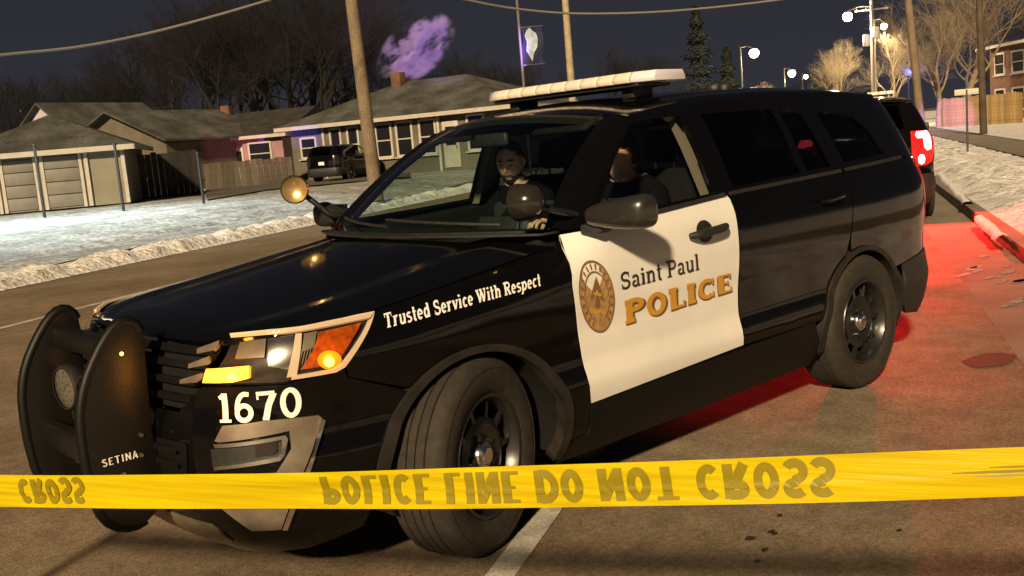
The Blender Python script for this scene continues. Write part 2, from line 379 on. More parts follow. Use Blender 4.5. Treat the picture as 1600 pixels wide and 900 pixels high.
# ---------- street frame: u runs away along the street, n to the right ----------
UD=np.array([-.871,-.491,0.]);UD/=np.linalg.norm(UD);ND=np.array([UD[1],-UD[0],0.])
def un(u,n,z=0.):
    p=UD*u+ND*n; return (float(p[0]),float(p[1]),float(z))
def uno(p): p=np.asarray(p,float); return float(p@UD),float(p@ND)
random.seed(7); rng=np.random.default_rng(5)
def surface_mat(name,cols,scales,rough=.9,bumps=((60,.2,.01),),spec=.3,thr=(.38,.66),rough2=None):
    """ramp of several object-space noises mixed by multiply; bump from a list of (scale,strength,distance)"""
    m=bpy.data.materials.new(name);m.use_nodes=True;nt=m.node_tree;b=nt.nodes['Principled BSDF'];tc=nt.nodes.new('ShaderNodeTexCoord')
    b.inputs['Roughness'].default_value=rough;b.inputs['Specular IOR Level'].default_value=spec
    last=None
    for (c1,c2),sc in zip(cols,scales):
        nz=nt.nodes.new('ShaderNodeTexNoise');nz.inputs['Scale'].default_value=sc;nz.inputs['Detail'].default_value=8;nz.inputs['Roughness'].default_value=.62
        nt.links.new(tc.outputs['Object'],nz.inputs['Vector'])
        r=nt.nodes.new('ShaderNodeValToRGB');r.color_ramp.elements[0].position,r.color_ramp.elements[1].position=thr
        r.color_ramp.elements[0].color=(*c1,1);r.color_ramp.elements[1].color=(*c2,1);nt.links.new(nz.outputs['Fac'],r.inputs['Fac'])
        if last is None: last=r.outputs['Color']
        else:
            mx=nt.nodes.new('ShaderNodeMix');mx.data_type='RGBA';mx.blend_type='MULTIPLY';mx.inputs[0].default_value=1
            nt.links.new(last,mx.inputs[6]);nt.links.new(r.outputs['Color'],mx.inputs[7]);last=mx.outputs[2]
    nt.links.new(last,b.inputs['Base Color'])
    nrm=None
    for sc,st,di in bumps:
        nz=nt.nodes.new('ShaderNodeTexNoise');nz.inputs['Scale'].default_value=sc;nz.inputs['Detail'].default_value=4;nt.links.new(tc.outputs['Object'],nz.inputs['Vector'])
        bp=nt.nodes.new('ShaderNodeBump');bp.inputs['Strength'].default_value=st;bp.inputs['Distance'].default_value=di;nt.links.new(nz.outputs['Fac'],bp.inputs['Height'])
        if nrm: nt.links.new(nrm,bp.inputs['Normal'])
        nrm=bp.outputs['Normal']
    if nrm: nt.links.new(nrm,b.inputs['Normal'])
    if rough2:
        nz=nt.nodes.new('ShaderNodeTexNoise');nz.inputs['Scale'].default_value=.8;nz.inputs['Detail'].default_value=5;nt.links.new(tc.outputs['Object'],nz.inputs['Vector'])
        mr=nt.nodes.new('ShaderNodeMapRange');mr.inputs[1].default_value=.4;mr.inputs[2].default_value=.65;mr.inputs[3].default_value=rough2;mr.inputs[4].default_value=rough
        nt.links.new(nz.outputs['Fac'],mr.inputs[0]);nt.links.new(mr.outputs[0],b.inputs['Roughness'])
    MATS[name]=m;return m
ASPH=surface_mat('asphalt',[((.31,.235,.155),(.47,.37,.26)),((.70,.70,.70),(1,1,1)),((.62,.62,.62),(1.,1.,1.)),((.45,.45,.45),(1.15,1.15,1.12))],[.55,6,38,130],rough=.9,bumps=((130,.6,.006),(35,.15,.01)),rough2=.70,spec=.25)
CONC=surface_mat('concrete',[((.20,.165,.125),(.29,.245,.19)),((.7,.7,.7),(1,1,1))],[1.2,60],rough=.85,bumps=((120,.25,.006),))
SNOWL=surface_mat('lawn_snow',[((.56,.58,.58),(.76,.78,.78)),((.50,.49,.46),(1,1,1)),((.42,.40,.36),(1,1,1))],[.35,1.6,9],rough=.8,bumps=((6,.55,.10),(30,.4,.03)))
SNOWD=surface_mat('dirty_snow',[((.34,.31,.28),(.78,.76,.74)),((.5,.48,.46),(1,1,1))],[3.2,22],rough=.85,bumps=((9,.8,.08),(45,.5,.02)),thr=(.30,.50))
LINEP=surface_mat('road_paint',[((.42,.39,.34),(.74,.70,.62)),((.6,.6,.6),(1,1,1))],[5,90],rough=.7)
DIRT=surface_mat('driveway',[((.09,.08,.065),(.16,.145,.12)),((.7,.7,.7),(1,1,1))],[1.5,40],rough=.95)
def strip(name,u0,u1,n0,n1,z,m,nu=1,nn=1,zf=None,kind='structure'):
    V=[];F=[]
    for i in range(nu+1):
        for j in range(nn+1):
            u=u0+(u1-u0)*i/nu;n=n0+(n1-n0)*j/nn;zz=z if zf is None else zf(u,n);V.append(un(u,n,zz))
    F=[(i*(nn+1)+j,i*(nn+1)+j+1,(i+1)*(nn+1)+j+1,(i+1)*(nn+1)+j) for i in range(nu) for j in range(nn)]
    mb=MB();mb.add(V,F);o=mb.build(name,m,smooth=3.2,recalc=False);o.data.flip_normals()
    if o.data.polygons[0].normal.z<0: o.data.flip_normals()
    return tag(o,kind=kind) if kind else o
strip('ground',-60,900,-500,500,-.06,DIRT)
strip('road',-30,420,-9.9,3.12,0.,ASPH)
strip('gutter',-30,420,3.12,3.76,.002,CONC)
strip('lane_line',-12,1.75,.87,.98,.005,LINEP); strip('lane_line',-30,200,-6.75,-6.63,.005,LINEP)
# value noise for terrain
_nz=rng.random((64,64))
def vn(x,y):
    xi=int(math.floor(x));yi=int(math.floor(y));fx=x-xi;fy=y-yi;fx=fx*fx*(3-2*fx);fy=fy*fy*(3-2*fy)
    a=_nz[xi%64,yi%64];b=_nz[(xi+1)%64,yi%64];c=_nz[xi%64,(yi+1)%64];d=_nz[(xi+1)%64,(yi+1)%64]
    return (a*(1-fx)+b*fx)*(1-fy)+(c*(1-fx)+d*fx)*fy
def fbm(x,y,o=4):
    return sum(vn(x*2**k+7*k,y*2**k+3*k)/2**(k+1) for k in range(o))
def lawnz(u,n):
    d=-9.9-n
    base=.10+.30*sst(.6,7,d)
    track=-.09*math.exp(-((d-2.75)/.16)**2)-.05*math.exp(-((d-4.4)/.2)**2)
    return float(base+track+.07*(fbm(u*.9,n*.9)-.5)*sst(0,1,d))
strip('snow_lawn',2,62,-11.2,-30,0,SNOWL,300,95,lawnz)
strip('far_lawn',62,320,-11.2,-60,.38,SNOWL)
strip('far_lawn',2,62,-30,-60,.34,SNOWL)
def bankz(u,n):
    d=-9.75-n
    return float(.01+.15*sst(0,.35,d)*(1-.45*sst(.7,1.5,d))*(.05+1.9*fbm(u*3.4,n*3.4,5)))
o=strip('snow_ridge',2,64,-9.75,-11.3,0,SNOWD,620,16,bankz,None);tag(o,'dirty ploughed snow ridge along the far side of the road','snow',kind='stuff')
# right-hand kerb, boulevard snow, walk
strip('kerb',-30,420,3.76,3.92,.14,CONC);mb=MB();mb.add([un(-30,3.76,0),un(420,3.76,0),un(420,3.76,.14),un(-30,3.76,.14)],[(0,1,2,3)]);tag(mb.build('kerb_face',CONC),kind='structure')
def bz2(u,n):
    d=n-3.9
    return float(.12+.11*sst(0,.6,d)*(1-.5*sst(1.2,2.3,d))*(.0+1.9*fbm(u*3.3,n*3.3,5)))
o=strip('snow_bank',-14,60,3.90,6.2,0,SNOWD,520,30,bz2,None);tag(o,'lumpy dirty snow bank behind the right-hand kerb','snow',kind='stuff')
strip('boulevard',60,320,3.9,6.2,.2,SNOWD);strip('boulevard',-30,-14,3.9,6.2,.2,SNOWD)
strip('sidewalk',-30,320,6.2,7.7,.20,CONC);strip('yard_snow',-30,320,7.7,60,.22,SNOWD)
# crack seam and tar marks in the asphalt
TAR=mat('tar',(.02,.018,.015),rough=.6)
def blob(name,px,py,r,el=1.,z=.004,m=TAR,nn=13):
    c=gnd(px,py);V=[];a0=random.random()*6
    for i in range(nn):
        a=6.2832*i/nn;q=r*((.6+.6*random.random()) if nn<20 else (.88+.2*random.random()));V.append((c[0]+math.cos(a+a0)*q*el,c[1]+math.sin(a+a0)*q,z))
    mb=MB();mb.add(V,[tuple(range(nn))]);o=mb.build(name,m,recalc=False)
    if o.data.polygons[0].normal.z<0: o.data.flip_normals()
    return tag(o,kind='structure')
for px,py,r in ((1205,832,.016),(1210,835,.012),(1172,842,.020),(1195,860,.013),(1183,878,.011),(1218,806,.012),(1405,830,.01)): blob('tar_spot',px,py,r,1.6)
WET=mat('wet_patch',(.07,.056,.042),rough=.75,spec=.2)
blob('wet_patch',1545,563,.13,1.7,.004,WET,40)
ICE=mat('packed_ice',(.36,.34,.32),rough=.3,nscale=20,namt=.4)
for i in range(16):
    px=random.uniform(1490,1598);py=random.uniform(395,470)+ (px-1490)*.3*random.random();blob('ice_patch',px,py,random.uniform(.02,.065),2.6,.006,ICE,9)
# ---------- police SUV ----------
PAINT=mat('black_paint',(.0028,.0027,.003),rough=.09,spec=.36,coat=0.,bump=.008,bscale=9)
WHITEP=mat('white_paint',(.75,.74,.71),rough=.34,coat=.25,nscale=1.6,namt=.07)
PLAST=mat('black_plastic',(.018,.017,.016),rough=.55,nscale=30,namt=.4)
TRIM=mat('dusty_trim',(.014,.011,.009),rough=.62,nscale=14,namt=.5)
RUBBER=mat('rubber',(.024,.019,.014),rough=.82,nscale=25,namt=.35,bump=.1,bscale=90)
STEEL=mat('black_steel',(.012,.012,.013),rough=.32,coat=.3)
CHROME=mat('chrome',(.75,.73,.70),rough=.18,metal=1.)
SILVER=mat('silver_trim',(.20,.165,.125),rough=.4,metal=.35,nscale=12,namt=.2)
GRILLE=mat('grille_black',(.0045,.0042,.004),rough=.5,spec=.25)
DARK=mat('dark_interior',(.007,.007,.007),rough=.85,spec=.2)
SEATM=mat('seat_cloth',(.009,.008,.007),rough=.95,spec=.15,nscale=60,namt=.3)
BEIGE=mat('pillar_trim',(.16,.125,.09),rough=.7)
WSG=glass('windshield_glass',(.72,.87,.80)); SIDEG=glass('side_glass',(.84,.90,.90)); TINTG=glass('tinted_glass',(.06,.06,.07)); CLEARG=glass('clear_lens',(.96,.95,.93))
LENSW=mat('led_strip',(.50,.39,.27),rough=.3,emit=(1,.62,.30),estr=.18)
AMBERP=mat('amber_reflector',(.34,.06,.004),rough=.2,emit=(1,.10,.0),estr=.05,nscale=30,namt=.5)  # slight emission stands in for the turn lamp's light on it
AMBERL=mat('amber_lamp',(.9,.5,.1),rough=.3,emit=(1,.48,.03),estr=1.1)
AMBERB=mat('amber_bulb',(.9,.5,.1),rough=.3,emit=(1,.52,.06),estr=4.5)
HLDARK=mat('lamp_housing',(.05,.04,.035),rough=.25,metal=.5)
DECALW=mat('decal_white',(.82,.80,.76),rough=.45); DECALK=mat('decal_black',(.03,.022,.018),rough=.5)
DECALG=mat('decal_gold',(.55,.28,.03),rough=.4); DECALB=mat('decal_brown',(.16,.085,.03),rough=.5)
BADGE1=mat('badge_tan',(.38,.23,.09),rough=.5,nscale=60,namt=.3); BADGE2=mat('badge_bronze',(.19,.105,.04),rough=.5)
REDOFF=mat('red_lens',(.22,.008,.006),rough=.12,coat=.6)
REDGLOW=mat('red_lens_lit',(.3,.01,.01),rough=.2,emit=(1,.008,.008),estr=.6)
REDLED=mat('red_led',(.9,.2,.2),rough=.3,emit=(1,.06,.06),estr=26.)
BARLENS=mat('lightbar_lens',(.80,.70,.60),rough=.22,coat=.5); BAREND=mat('lightbar_end',(.68,.66,.74),rough=.2,coat=.5); BARDIV=mat('lightbar_divider',(.42,.33,.25),rough=.4)
SCREEN=mat('screen',(.02,.02,.02),rough=.2,emit=(.80,.78,.72),estr=4.5)  # screen glow assumed, raised to light the passenger's face

suv=empty('police_suv',(0,0,DZ)); tag(suv,'black and white police SUV with push bumper, close behind the yellow tape','police car','police vehicles in the street')
sx=lambda x: float(s_of_x(x))
ZBX,ZBZ=[-4.1,-3.5,-2.7,-1.66,-.57],[1.235,1.235,1.213,1.19,1.135]
zb=lambda x: float(np.interp(x,ZBX,ZBZ))
def ell(cx,rx,rz,a0,a1,n=26): return [(cx+rx*math.cos(math.radians(a0+(a1-a0)*i/n)),.36+rz*math.sin(math.radians(a0+(a1-a0)*i/n))) for i in range(n+1)]
# hood
_es=np.linspace(0,2.6,400);_E=S(_es,zE(_es)-.0005);_xf=_E[0,0]
def hoodf(x,y):
    x=np.asarray(x,float);y=np.asarray(y,float)
    ye=np.maximum(np.interp(-x,-_E[:,0],_E[:,1]),1e-3);ze=np.interp(-x,-_E[:,0],zE(_es))
    q=np.clip(np.abs(y)/ye,0,1);z=ze+.095*np.sqrt(np.clip(_xf-x,0,None)+1e-4)*(1-q**2.2)
    z=z-.016*(1-sst(.62,.80,q))*sst(0,.35,_xf-x)
    return np.stack([x,y,z],-1)
fe=[tuple(S(s,float(zE(s)))[:2]) for s in np.linspace(0,2.2,46)]
fe=[(x-.002,y-.004) for x,y in fe]
rear_y=fe[-1][1]
rr=[(-.27-.275*(y/rear_y)**2,y) for y in np.linspace(rear_y,-rear_y,22)][1:-1]
hood_out=[(x,-y) for x,y in fe[::-1][:-1]]+fe+rr
hood=panel('hood',hood_out,hoodf,PAINT,suv,step=.045,thick=.02)
# fender
DF=[(-.572,1.136),(-.558,1.066),(-.535,.94),(-.558,.75),(-.582,.55),(-.597,.43)]   # door front edge
g=.006
fen=[hit(586,488)]+[(float(s),float(zE(s))-.004) for s in np.linspace(1.33,2.2,16)]+[(sx(x+g),z) for x,z in DF]
fen+=[(sx(-.59),.30),(sx(-.43),.26)]
fen+=[(sx(x),z) for x,z in ell(-.01,.435,.405,194,60,24)]
fen+=[(sx(.30),.70),hit(545,589),hit(541,575),hit(563,542)]
panel('fender',fen,fS(),PAINT,suv,mirror=True)
# doors
RE=[(-1.671,.464),(-1.660,.654),(-1.675,.90),(-1.677,1.024),(-1.682,1.101),(-1.686,1.172),(-1.668,1.195)]
doorp=[(sx(x),z) for x,z in DF[::-1]]; top=[(sx(x),zb(x)) for x in (-.75,-.95,-1.2,-1.45)]
fd=[(sx(x),z) for x,z in DF]+[(sx(x),z) for x,z in RE]+top[::-1]
fdl,fdr=panel('front_door',fd,fS(),WHITEP,suv,mirror=True,step=.045)
for d in (fdl,fdr): d['label']='white front door with police lettering and gold badge'
rd=[(sx(x-.010),z) for x,z in RE]+[(sx(x),zb(x)) for x in (-1.95,-2.2,-2.5,-2.78)]+[(sx(-2.76),1.0),(sx(-2.72),.85)]
rd+=[(sx(x),z) for x,z in ell(-2.866,.46,.425,66,14,14)]+[(sx(-2.40),.456)]
panel('rear_door',rd,fS(),PAINT,suv,mirror=True)
# quarter panel
qp=[(sx(-2.79),zb(-2.8)),(sx(-3.2),1.225),(sx(-3.55),1.232),(5.42,1.235),(5.42,.95),(5.40,.66),(5.30,.645),(5.05,.62)]
qp+=[(sx(x),z) for x,z in ell(-2.866,.45,.415,143,75,12)]+[(sx(-2.735),.85),(sx(-2.77),1.0)]
panel('quarter_panel',qp,fS(),PAINT,suv,mirror=True)
# rocker
panel('rocker_panel',[(sx(-.60),.422),(sx(-1.2),.438),(sx(-2.32),.456),(sx(-2.42),.30),(sx(-2.40),.20),(sx(-1.4),.19),(sx(-.45),.19),(sx(-.45),.27),(sx(-.6),.30)],fS(.004),GRILLE,suv,mirror=True)
# wheel arch lips
for cx in (-.01,-2.876):
    a0,a1=(200,-10) if cx>-1 else (196,-14)
    o=ell(cx,.475,.428,a0,a1,40); i=ell(cx,.425,.402,a1,a0,40)
    panel('arch_trim',[(sx(x),z) for x,z in o+i],fS(.014),TRIM,suv,step=.035,thick=.05,mirror=True)
# front bumper
half=[(.0,.70),(.46,.70),hit(316,604),hit(390,604),hit(446,603),hit(461,597),hit(526,584),hit(538,577),hit(543,590),(sx(.305),.69),(1.30,.60),(1.235,.50),(1.20,.42),(1.19,.31),(1.16,.22),(.95,.175),(.6,.165),(0,.165)]
bo=[(-s,z) for s,z in half[::-1][1:-1]]
bump=panel('front_bumper',half+bo,fS(),PAINT,suv,step=.05)
# lower dark intake and silver skid
panel('lower_grille',[(-.48,.34),(.48,.34),(.52,.60),(-.52,.60)],fS(.004),GRILLE,bump,step=.06,thick=0)
for z in (.39,.45,.51,.56):
    panel('slat',[(-.47,z),(.47,z),(.47,z+.02),(-.47,z+.02)],fS(.016),GRILLE,bump,step=.06,thick=.012)
panel('skid_plate',[(-.55,.20),(.55,.20),(.62,.235),(.55,.30),(-.55,.30),(-.62,.235)],fS(.006),SILVER,bump,step=.05,thick=.008)
bez=hits([(338,688),(350,664),(420,656),(497,648),(502,652),(488,700),(470,745),(440,826),(395,828),(340,785),(338,755),(432,738),(455,700),(452,672),(345,690)])
panel('fog_bezel',bez,fS(.010),SILVER,bump,step=.03,thick=.012,mirror=True)
rim1=hits([(500,652),(507,655),(484,735),(450,826),(442,826),(472,745),(490,700)])
panel('bezel_rim',rim1,fS(.017),CHROME,bump,step=.03,thick=.012,mirror=True)
fogi=hits([(330,702),(446,681),(447,706),(438,716),(335,736)])
panel('fog_recess',fogi,fS(.004),PLAST,bump,step=.03,thick=0,mirror=True)
fogr=hits([(338,692),(446,678),(450,684),(445,710),(438,718),(340,732),(340,727),(434,712),(440,706),(441,685),(340,698)])
panel('fog_rim',fogr,fS(.016),CHROME,bump,step=.02,thick=.01,mirror=True)
fl=hits([(400,690),(432,686),(434,704),(428,709),(400,712)])
panel('fog_lamp',fl,fS(.010),HLDARK,bump,step=.02,thick=.01,mirror=True)
# unit number
text_mesh('digit','1670',quadmap((340,615),(470,604),(473,648),(343,660),S,.002),DECALW,bump,G=GSER)
# grille
gr=panel('grille',[(-.52,.71),(-.44,.70),(.44,.70),(.52,.71),(.535,.78),(.56,.80),(.63,.90),(.64,.925),(0,.925),(-.64,.925),(-.63,.90),(-.56,.80),(-.535,.78)],fS(-.035),DARK,suv,step=.06,thick=0)
for z,w in ((.745,.52),(.805,.55),(.865,.60),(.91,.62)):
    panel('slat',[(-w,z-.012),(w,z-.012),(w,z+.012),(-w,z+.012)],fS(-.006),GRILLE,gr,step=.05,thick=.02)
for P in ([(306,545),(341,532),(339,541),(333,547),(306,553)],[(293,569),(327,556),(324,566),(318,571),(292,576)],[(279,594),(314,583),(311,594),(306,598),(279,600)]):
    panel('slat_tip',hits(P),fS(-.004),SILVER,gr,step=.02,thick=.012,mirror=True)
# headlights
HLP=[(360,523),(420,517),(470,511),(520,502),(560,493),(584,488),(560,541),(538,573),(525,581),(460,594),(445,600),(390,601),(318,601),(345,560)]
def hl(name,P,off,m,thick=.006,step=.025,par=None):
    a,b=panel(name,hits(P),fS(off),m,None,step=step,thick=thick,mirror=True)
    if par: a.parent,b.parent=par
    return a,b
HL=hl('headlight',HLP,-.028,HLDARK,0.)
for h in HL: h.parent=suv
hl('led_strip',[(358,521),(420,515),(470,510),(520,500),(560,491),(586,486),(579,496),(560,500),(520,508),(470,517),(420,523),(360,528)],-.003,LENSW,.01,.02,HL)
hl('led_strip',[(580,498),(586,487),(562,542),(540,574),(526,582),(455,594),(456,588),(522,577),(536,567),(557,536),(575,501)],-.003,LENSW,.01,.02,HL)
hl('turn_reflector',[(500,520),(567,504),(550,535),(532,562),(520,571),(470,579),(492,545)],-.012,AMBERP,.004,.02,HL)
hl('amber_lamp',[(320,577),(388,572),(388,592),(362,598),(314,599)],-.006,AMBERL,.02,.02,HL)
hl('bulb_halo',[(516+19*math.cos(a),563+15*math.sin(a)) for a in np.linspace(0,6.283,19)[:-1]],-.008,mat('amber_halo',(.6,.2,.01),rough=.3,emit=(1,.20,.0),estr=.75),.004,.02,HL)  # glowing disc paints the orange halo around the amber lamp
_b=[(515+8.5*math.cos(a),566+8*math.sin(a)) for a in np.linspace(0,6.283,15)[:-1]]
hl('amber_bulb',_b,-.004,AMBERB,.01,.02,HL)
hl('reflector',[(372,536),(415,530),(412,560),(364,562)],-.016,SILVER,.01,.015,HL)
hl('projector',[(418,530),(460,524),(456,580),(418,574)],-.018,CHROME,.012,.015,HL)
hl('reflector',[(462,522),(472,521),(464,588),(448,591)],-.008,LENSW,.01,.015,HL)
hl('reflector',[(476,522),(497,518),(490,545),(474,550)],-.014,SILVER,.01,.015,HL)
for k in range(7):
    x0=466+4.5*k; hl('rib',[(x0+10,525-.9*k),(x0+12,524.6-.9*k),(x0+3,572-.5*k),(x0+1,572.4-.5*k)],-.015,SILVER,.008,.02,HL)
for (hx_,hy_,en_) in ((515,560,.22),(352,587,1.6)):       # light thrown by the two amber lamps
    for q_ in (1,-1):
        l=bpy.data.lights.new('amber_light','POINT');l.energy=en_;l.color=(1,.36,.03);l.shadow_soft_size=.02
        o=bpy.data.objects.new('amber_light',l);COL.objects.link(o);s_,z_=hit(hx_,hy_);p_=S(s_,z_,.014 if hx_>400 else .05);o.location=(p_[0],p_[1]*q_,p_[2]+DZ)
hl('lens',HLP,.001,CLEARG,0.,.04,HL)
# lettering on fender and doors
text_mesh('letter','Trusted Service With Respect',quadmap((598,490),(842,427),(844,446),(601,513),S,.002),DECALW,suv,G=GSER,gap=.07)
def door_decals(flipy,par):
    o1=text_mesh('letter','Saint Paul',quadmap((968,427),(1090,396),(1092,421),(970,453),S,.002),DECALK,par,G=GSER2,gap=.06,space=.30)
    o2=text_mesh('letter','POLICE',quadmap((976,472),(1143,428),(1145,456),(978,509),S,.0016),DECALB,par,G=glyphs(True,.29,.20),gap=.04)
    o3=text_mesh('letter','POLICE',quadmap((974,470),(1141,426),(1143,454),(976,507),S,.0045),DECALG,par,G=glyphs(True,.24,.15),gap=.09)
    return o1,o2,o3
door_decals(False,fdl)
bc=np.array(hit(933,464));bt=np.array(hit(930,407));bb=np.array(hit(938,520));bl=np.array(hit(905,459));br=np.array(hit(961,469))
_ax=(br-bl)/2;_ay=(bt-bb)/2
def badge(r0,r1,off,m,a0=0,a1=360,n=48,name='badge_ring'):
    V=[];F=[]
    for i in range(n+1):
        a=math.radians(a0+(a1-a0)*i/n)
        for r in (r0,r1):
            q=bc+(_ax*math.cos(a)+_ay*math.sin(a))*r; V.append(tuple(S(q[0],q[1],off)))
    F=[(2*i,2*i+1,2*i+3,2*i+2) for i in range(n)]
    me=bpy.data.meshes.new(name);me.from_pydata(V,[],F);return meshobj(name,me,fdl,m)
badge(0,1,.0012,BADGE1,name='badge'); badge(.94,1,.002,BADGE2); badge(.66,.71,.002,BADGE2)
for k in range(22): badge(.75,.90,.002,BADGE2,k*360/22+3,k*360/22+9,2,'badge_mark')
def bpoly(P,off,m):
    V=[tuple(S(*(bc+_ax*x+_ay*y),off)) for x,y in P];me=bpy.data.meshes.new('badge_figure');me.from_pydata(V,[],[tuple(range(len(V)))]);meshobj('badge_figure',me,fdl,m)
bpoly([(-.42,-.12),(-.12,.40),(0,.56),(.12,.40),(.42,-.12),(.2,-.05),(0,.2),(-.2,-.05)],.002,BADGE2)
bpoly([(-.16,-.30),(.16,-.30),(.10,0),(0,.1),(-.10,0)],.0026,BADGE2)
bpoly([(-.5,-.36),(.5,-.36),(.36,-.48),(-.36,-.48)],.002,DECALG); bpoly([(-.22,.12),(.22,.12),(.22,.04),(-.22,.04)],.003,DECALG)
# door handles
for d,ys in ((fdl,1),(fdr,-1)):
    for (xa,xb,zz) in ((-1.29,-1.57,1.046),):
        mb=MB();pt=[]
        n=14
        for i in range(n+1):
            x=xa+(xb-xa)*i/n;t=abs(2*i/n-1)
            p=S(sx(x),zz+.016*i/n-.004,.014+.030*(1-t**4)); pt.append((p[0],p[1]*ys,p[2]))
        mb.tube(pt,[.016*(1-.5*abs(2*i/n-1)**6)+.004 for i in range(n+1)],10)
        mb.build('door_handle',PLAST,d,smooth=1.)
        V=[];c=(-1.42,1.048)
        out=[(sx(c[0]+.062*math.cos(a)),c[1]+.052*math.sin(a)) for a in np.linspace(0,6.283,25)[:-1]]
        hb=panel('handle_bowl',out,fS(.0025),PLAST,d,step=.03,thick=0)
        if ys<0:
            for v in hb.data.vertices: v.co.y*=-1
            hb.data.flip_normals()
for ys in (1,-1):
    mb=MB();pt=[]
    for i in range(13):
        p=S(sx(-2.42-.24*i/12),1.085+.012*i/12,.012+.022*(1-abs(i/6-1)**4)); pt.append((p[0],p[1]*ys,p[2]))
    mb.tube(pt,[.018*(1-.5*abs(i/6-1)**6) for i in range(13)],8); mb.build('door_handle',PAINT,suv,smooth=1.)
# cab frame with window openings
FG=[(-.75,1.182),(-.86,1.285),(-1.02,1.425),(-1.20,1.548),(-1.26,1.573),(-1.60,1.585),(-1.615,1.50),(-1.60,1.212),(-1.2,1.195)]
RG=[(-1.755,1.222),(-1.765,1.585),(-2.36,1.592),(-2.40,1.58),(-2.385,1.240),(-2.1,1.232)]
VG=[(-2.435,1.245),(-2.45,1.575),(-2.60,1.572),(-2.66,1.548),(-2.70,1.25)]
QG=[(-2.84,1.262),(-2.81,1.545),(-2.95,1.55),(-3.16,1.52),(-3.30,1.42),(-3.36,1.275)]
holes=[[(sx(x),z) for x,z in P] for P in (FG,RG,VG,QG)]
cab=[(sx(-.60),1.155)]+[(sx(x),zb(x)+.004) for x in (-.8,-1.2,-1.6,-2,-2.4,-2.8,-3.2,-3.6)]+[(5.60,1.239),(5.9,1.239),(5.9,1.60)]
cab+=[(sx(x),1.605) for x in (-3.4,-2.8,-2.2,-1.6)]+[(sx(-1.30),1.605),(sx(-1.24),1.595),(sx(-1.05),1.475),(sx(-.85),1.318),(sx(-.70),1.20)]
panel('cab_frame',cab,fS(-.002),PAINT,suv,holes=holes,mirror=True,thick=.035)
for P,nm,m in ((FG,'door_window',SIDEG),(RG,'door_window',TINTG),(VG,'vent_window',TINTG),(QG,'quarter_window',TINTG)):
    c=np.mean(np.array(P),0); Q=[(sx(c[0]+(x-c[0])*1.02),c[1]+(z-c[1])*1.02) for x,z in P]
    panel(nm,Q,fS(-.016),m,suv,step=.06,thick=0,mirror=True)
# chrome-dark belt moulding
for (a,b) in ((-.70,-1.66),(-1.70,-2.76),(-2.82,-3.55)):
    xs=np.linspace(a,b,10); panel('belt_moulding',[(sx(x),zb(x)-.002) for x in xs]+[(sx(x),zb(x)+.016) for x in xs[::-1]],fS(.008),PLAST,suv,step=.05,thick=.012,mirror=True)
# windshield, pillars, roof
def WB(v): return np.stack([-.31-.262*v**2,.80*v,1.160-.008*v**2],-1)
def WT(v): return np.stack([-1.09-.085*v**2,.615*v,1.650-.05*v**2],-1)
def wsf(v,t,off=0.):
    v=np.asarray(v,float);t=np.asarray(t,float)
    return WB(v)*(1-t)[...,None]+WT(v)*t[...,None]+np.sin(np.pi*np.clip(t,0,1))[...,None]*np.array([.02,0,.03])+np.array([.55,0,.83])*off
def rect(a,b,c,d): return [(a,c),(b,c),(b,d),(a,d)]
panel('windshield',rect(-.985,.985,.01,.99),wsf,WSG,suv,step=.08,thick=0)
panel('windshield_band',rect(-.98,.98,.925,.992),lambda v,t: wsf(v,t,-.004),DARK,suv,step=.08,thick=0)
panel('windshield_seal',rect(-1,1,.985,1.005),lambda v,t: wsf(v,t,.004),TRIM,suv,step=.06,thick=.01)
fr=[(-.595,1.150),(-.70,1.20),(-.85,1.318),(-1.05,1.475),(-1.24,1.597)]
_ft=np.array([0,.16,.40,.72,1.]);_fx=np.array([p[0] for p in fr]);_fz=np.array([p[1] for p in fr])
def apf(t,r):
    t=np.asarray(t,float);r=np.asarray(r,float)
    A=wsf(np.ones_like(t)*.985,t);B=S(s_of_x(np.interp(t,_ft,_fx)),np.interp(t,_ft,_fz),-.002)
    return A*(1-r)[...,None]+B*r[...,None]+(np.sin(np.pi*np.clip(r,0,1))*.022)[...,None]*np.array([.5,.6,.6])
panel('pillar',rect(0,1,0,1),apf,PAINT,suv,step=.06,thick=0,mirror=True,flip=True)
zc=spl([-3.95,-3.5,-3,-2.5,-2,-1.6,-1.3,-1.1],[1.657,1.697,1.727,1.740,1.735,1.715,1.685,1.646])
def rff(x,y):
    x=np.asarray(x,float);y=np.asarray(y,float); q=np.abs(y)/.62
    z=zc(x)-.05*q**2.4+.008*np.exp(-((np.abs(y)-.50)/.03)**2)*sst(-1.3,-1.7,x)
    return np.stack([x,y,z],-1)
vv=np.linspace(-1,1,17);ro=[tuple(WT(np.array(v))[:2]-np.array([.004,0])) for v in vv]
ro=ro+[(x,.62) for x in (-1.4,-2,-2.6,-3.2,-3.62)]+[(-3.70,.57),(-3.76,.4),(-3.78,0),(-3.76,-.4),(-3.70,-.57)]+[(x,-.62) for x in (-3.62,-3.2,-2.6,-2,-1.4)]
roof=panel('roof',ro,rff,PAINT,suv,step=.07,thick=.02)
def crf(x,r):
    x=np.asarray(x,float);r=np.asarray(r,float)
    A=S(s_of_x(x),1.602+0*x,-.002);B=rff(x,.62+0*x);C=np.stack([x,A[...,1]-.022,B[...,2]-.012],-1)
    w=r[...,None];return A*(1-w)**2+2*C*w*(1-w)+B*w**2
panel('roof_rail',rect(-1.20,-3.66,0,1),crf,PAINT,suv,step=.07,thick=0,mirror=True)
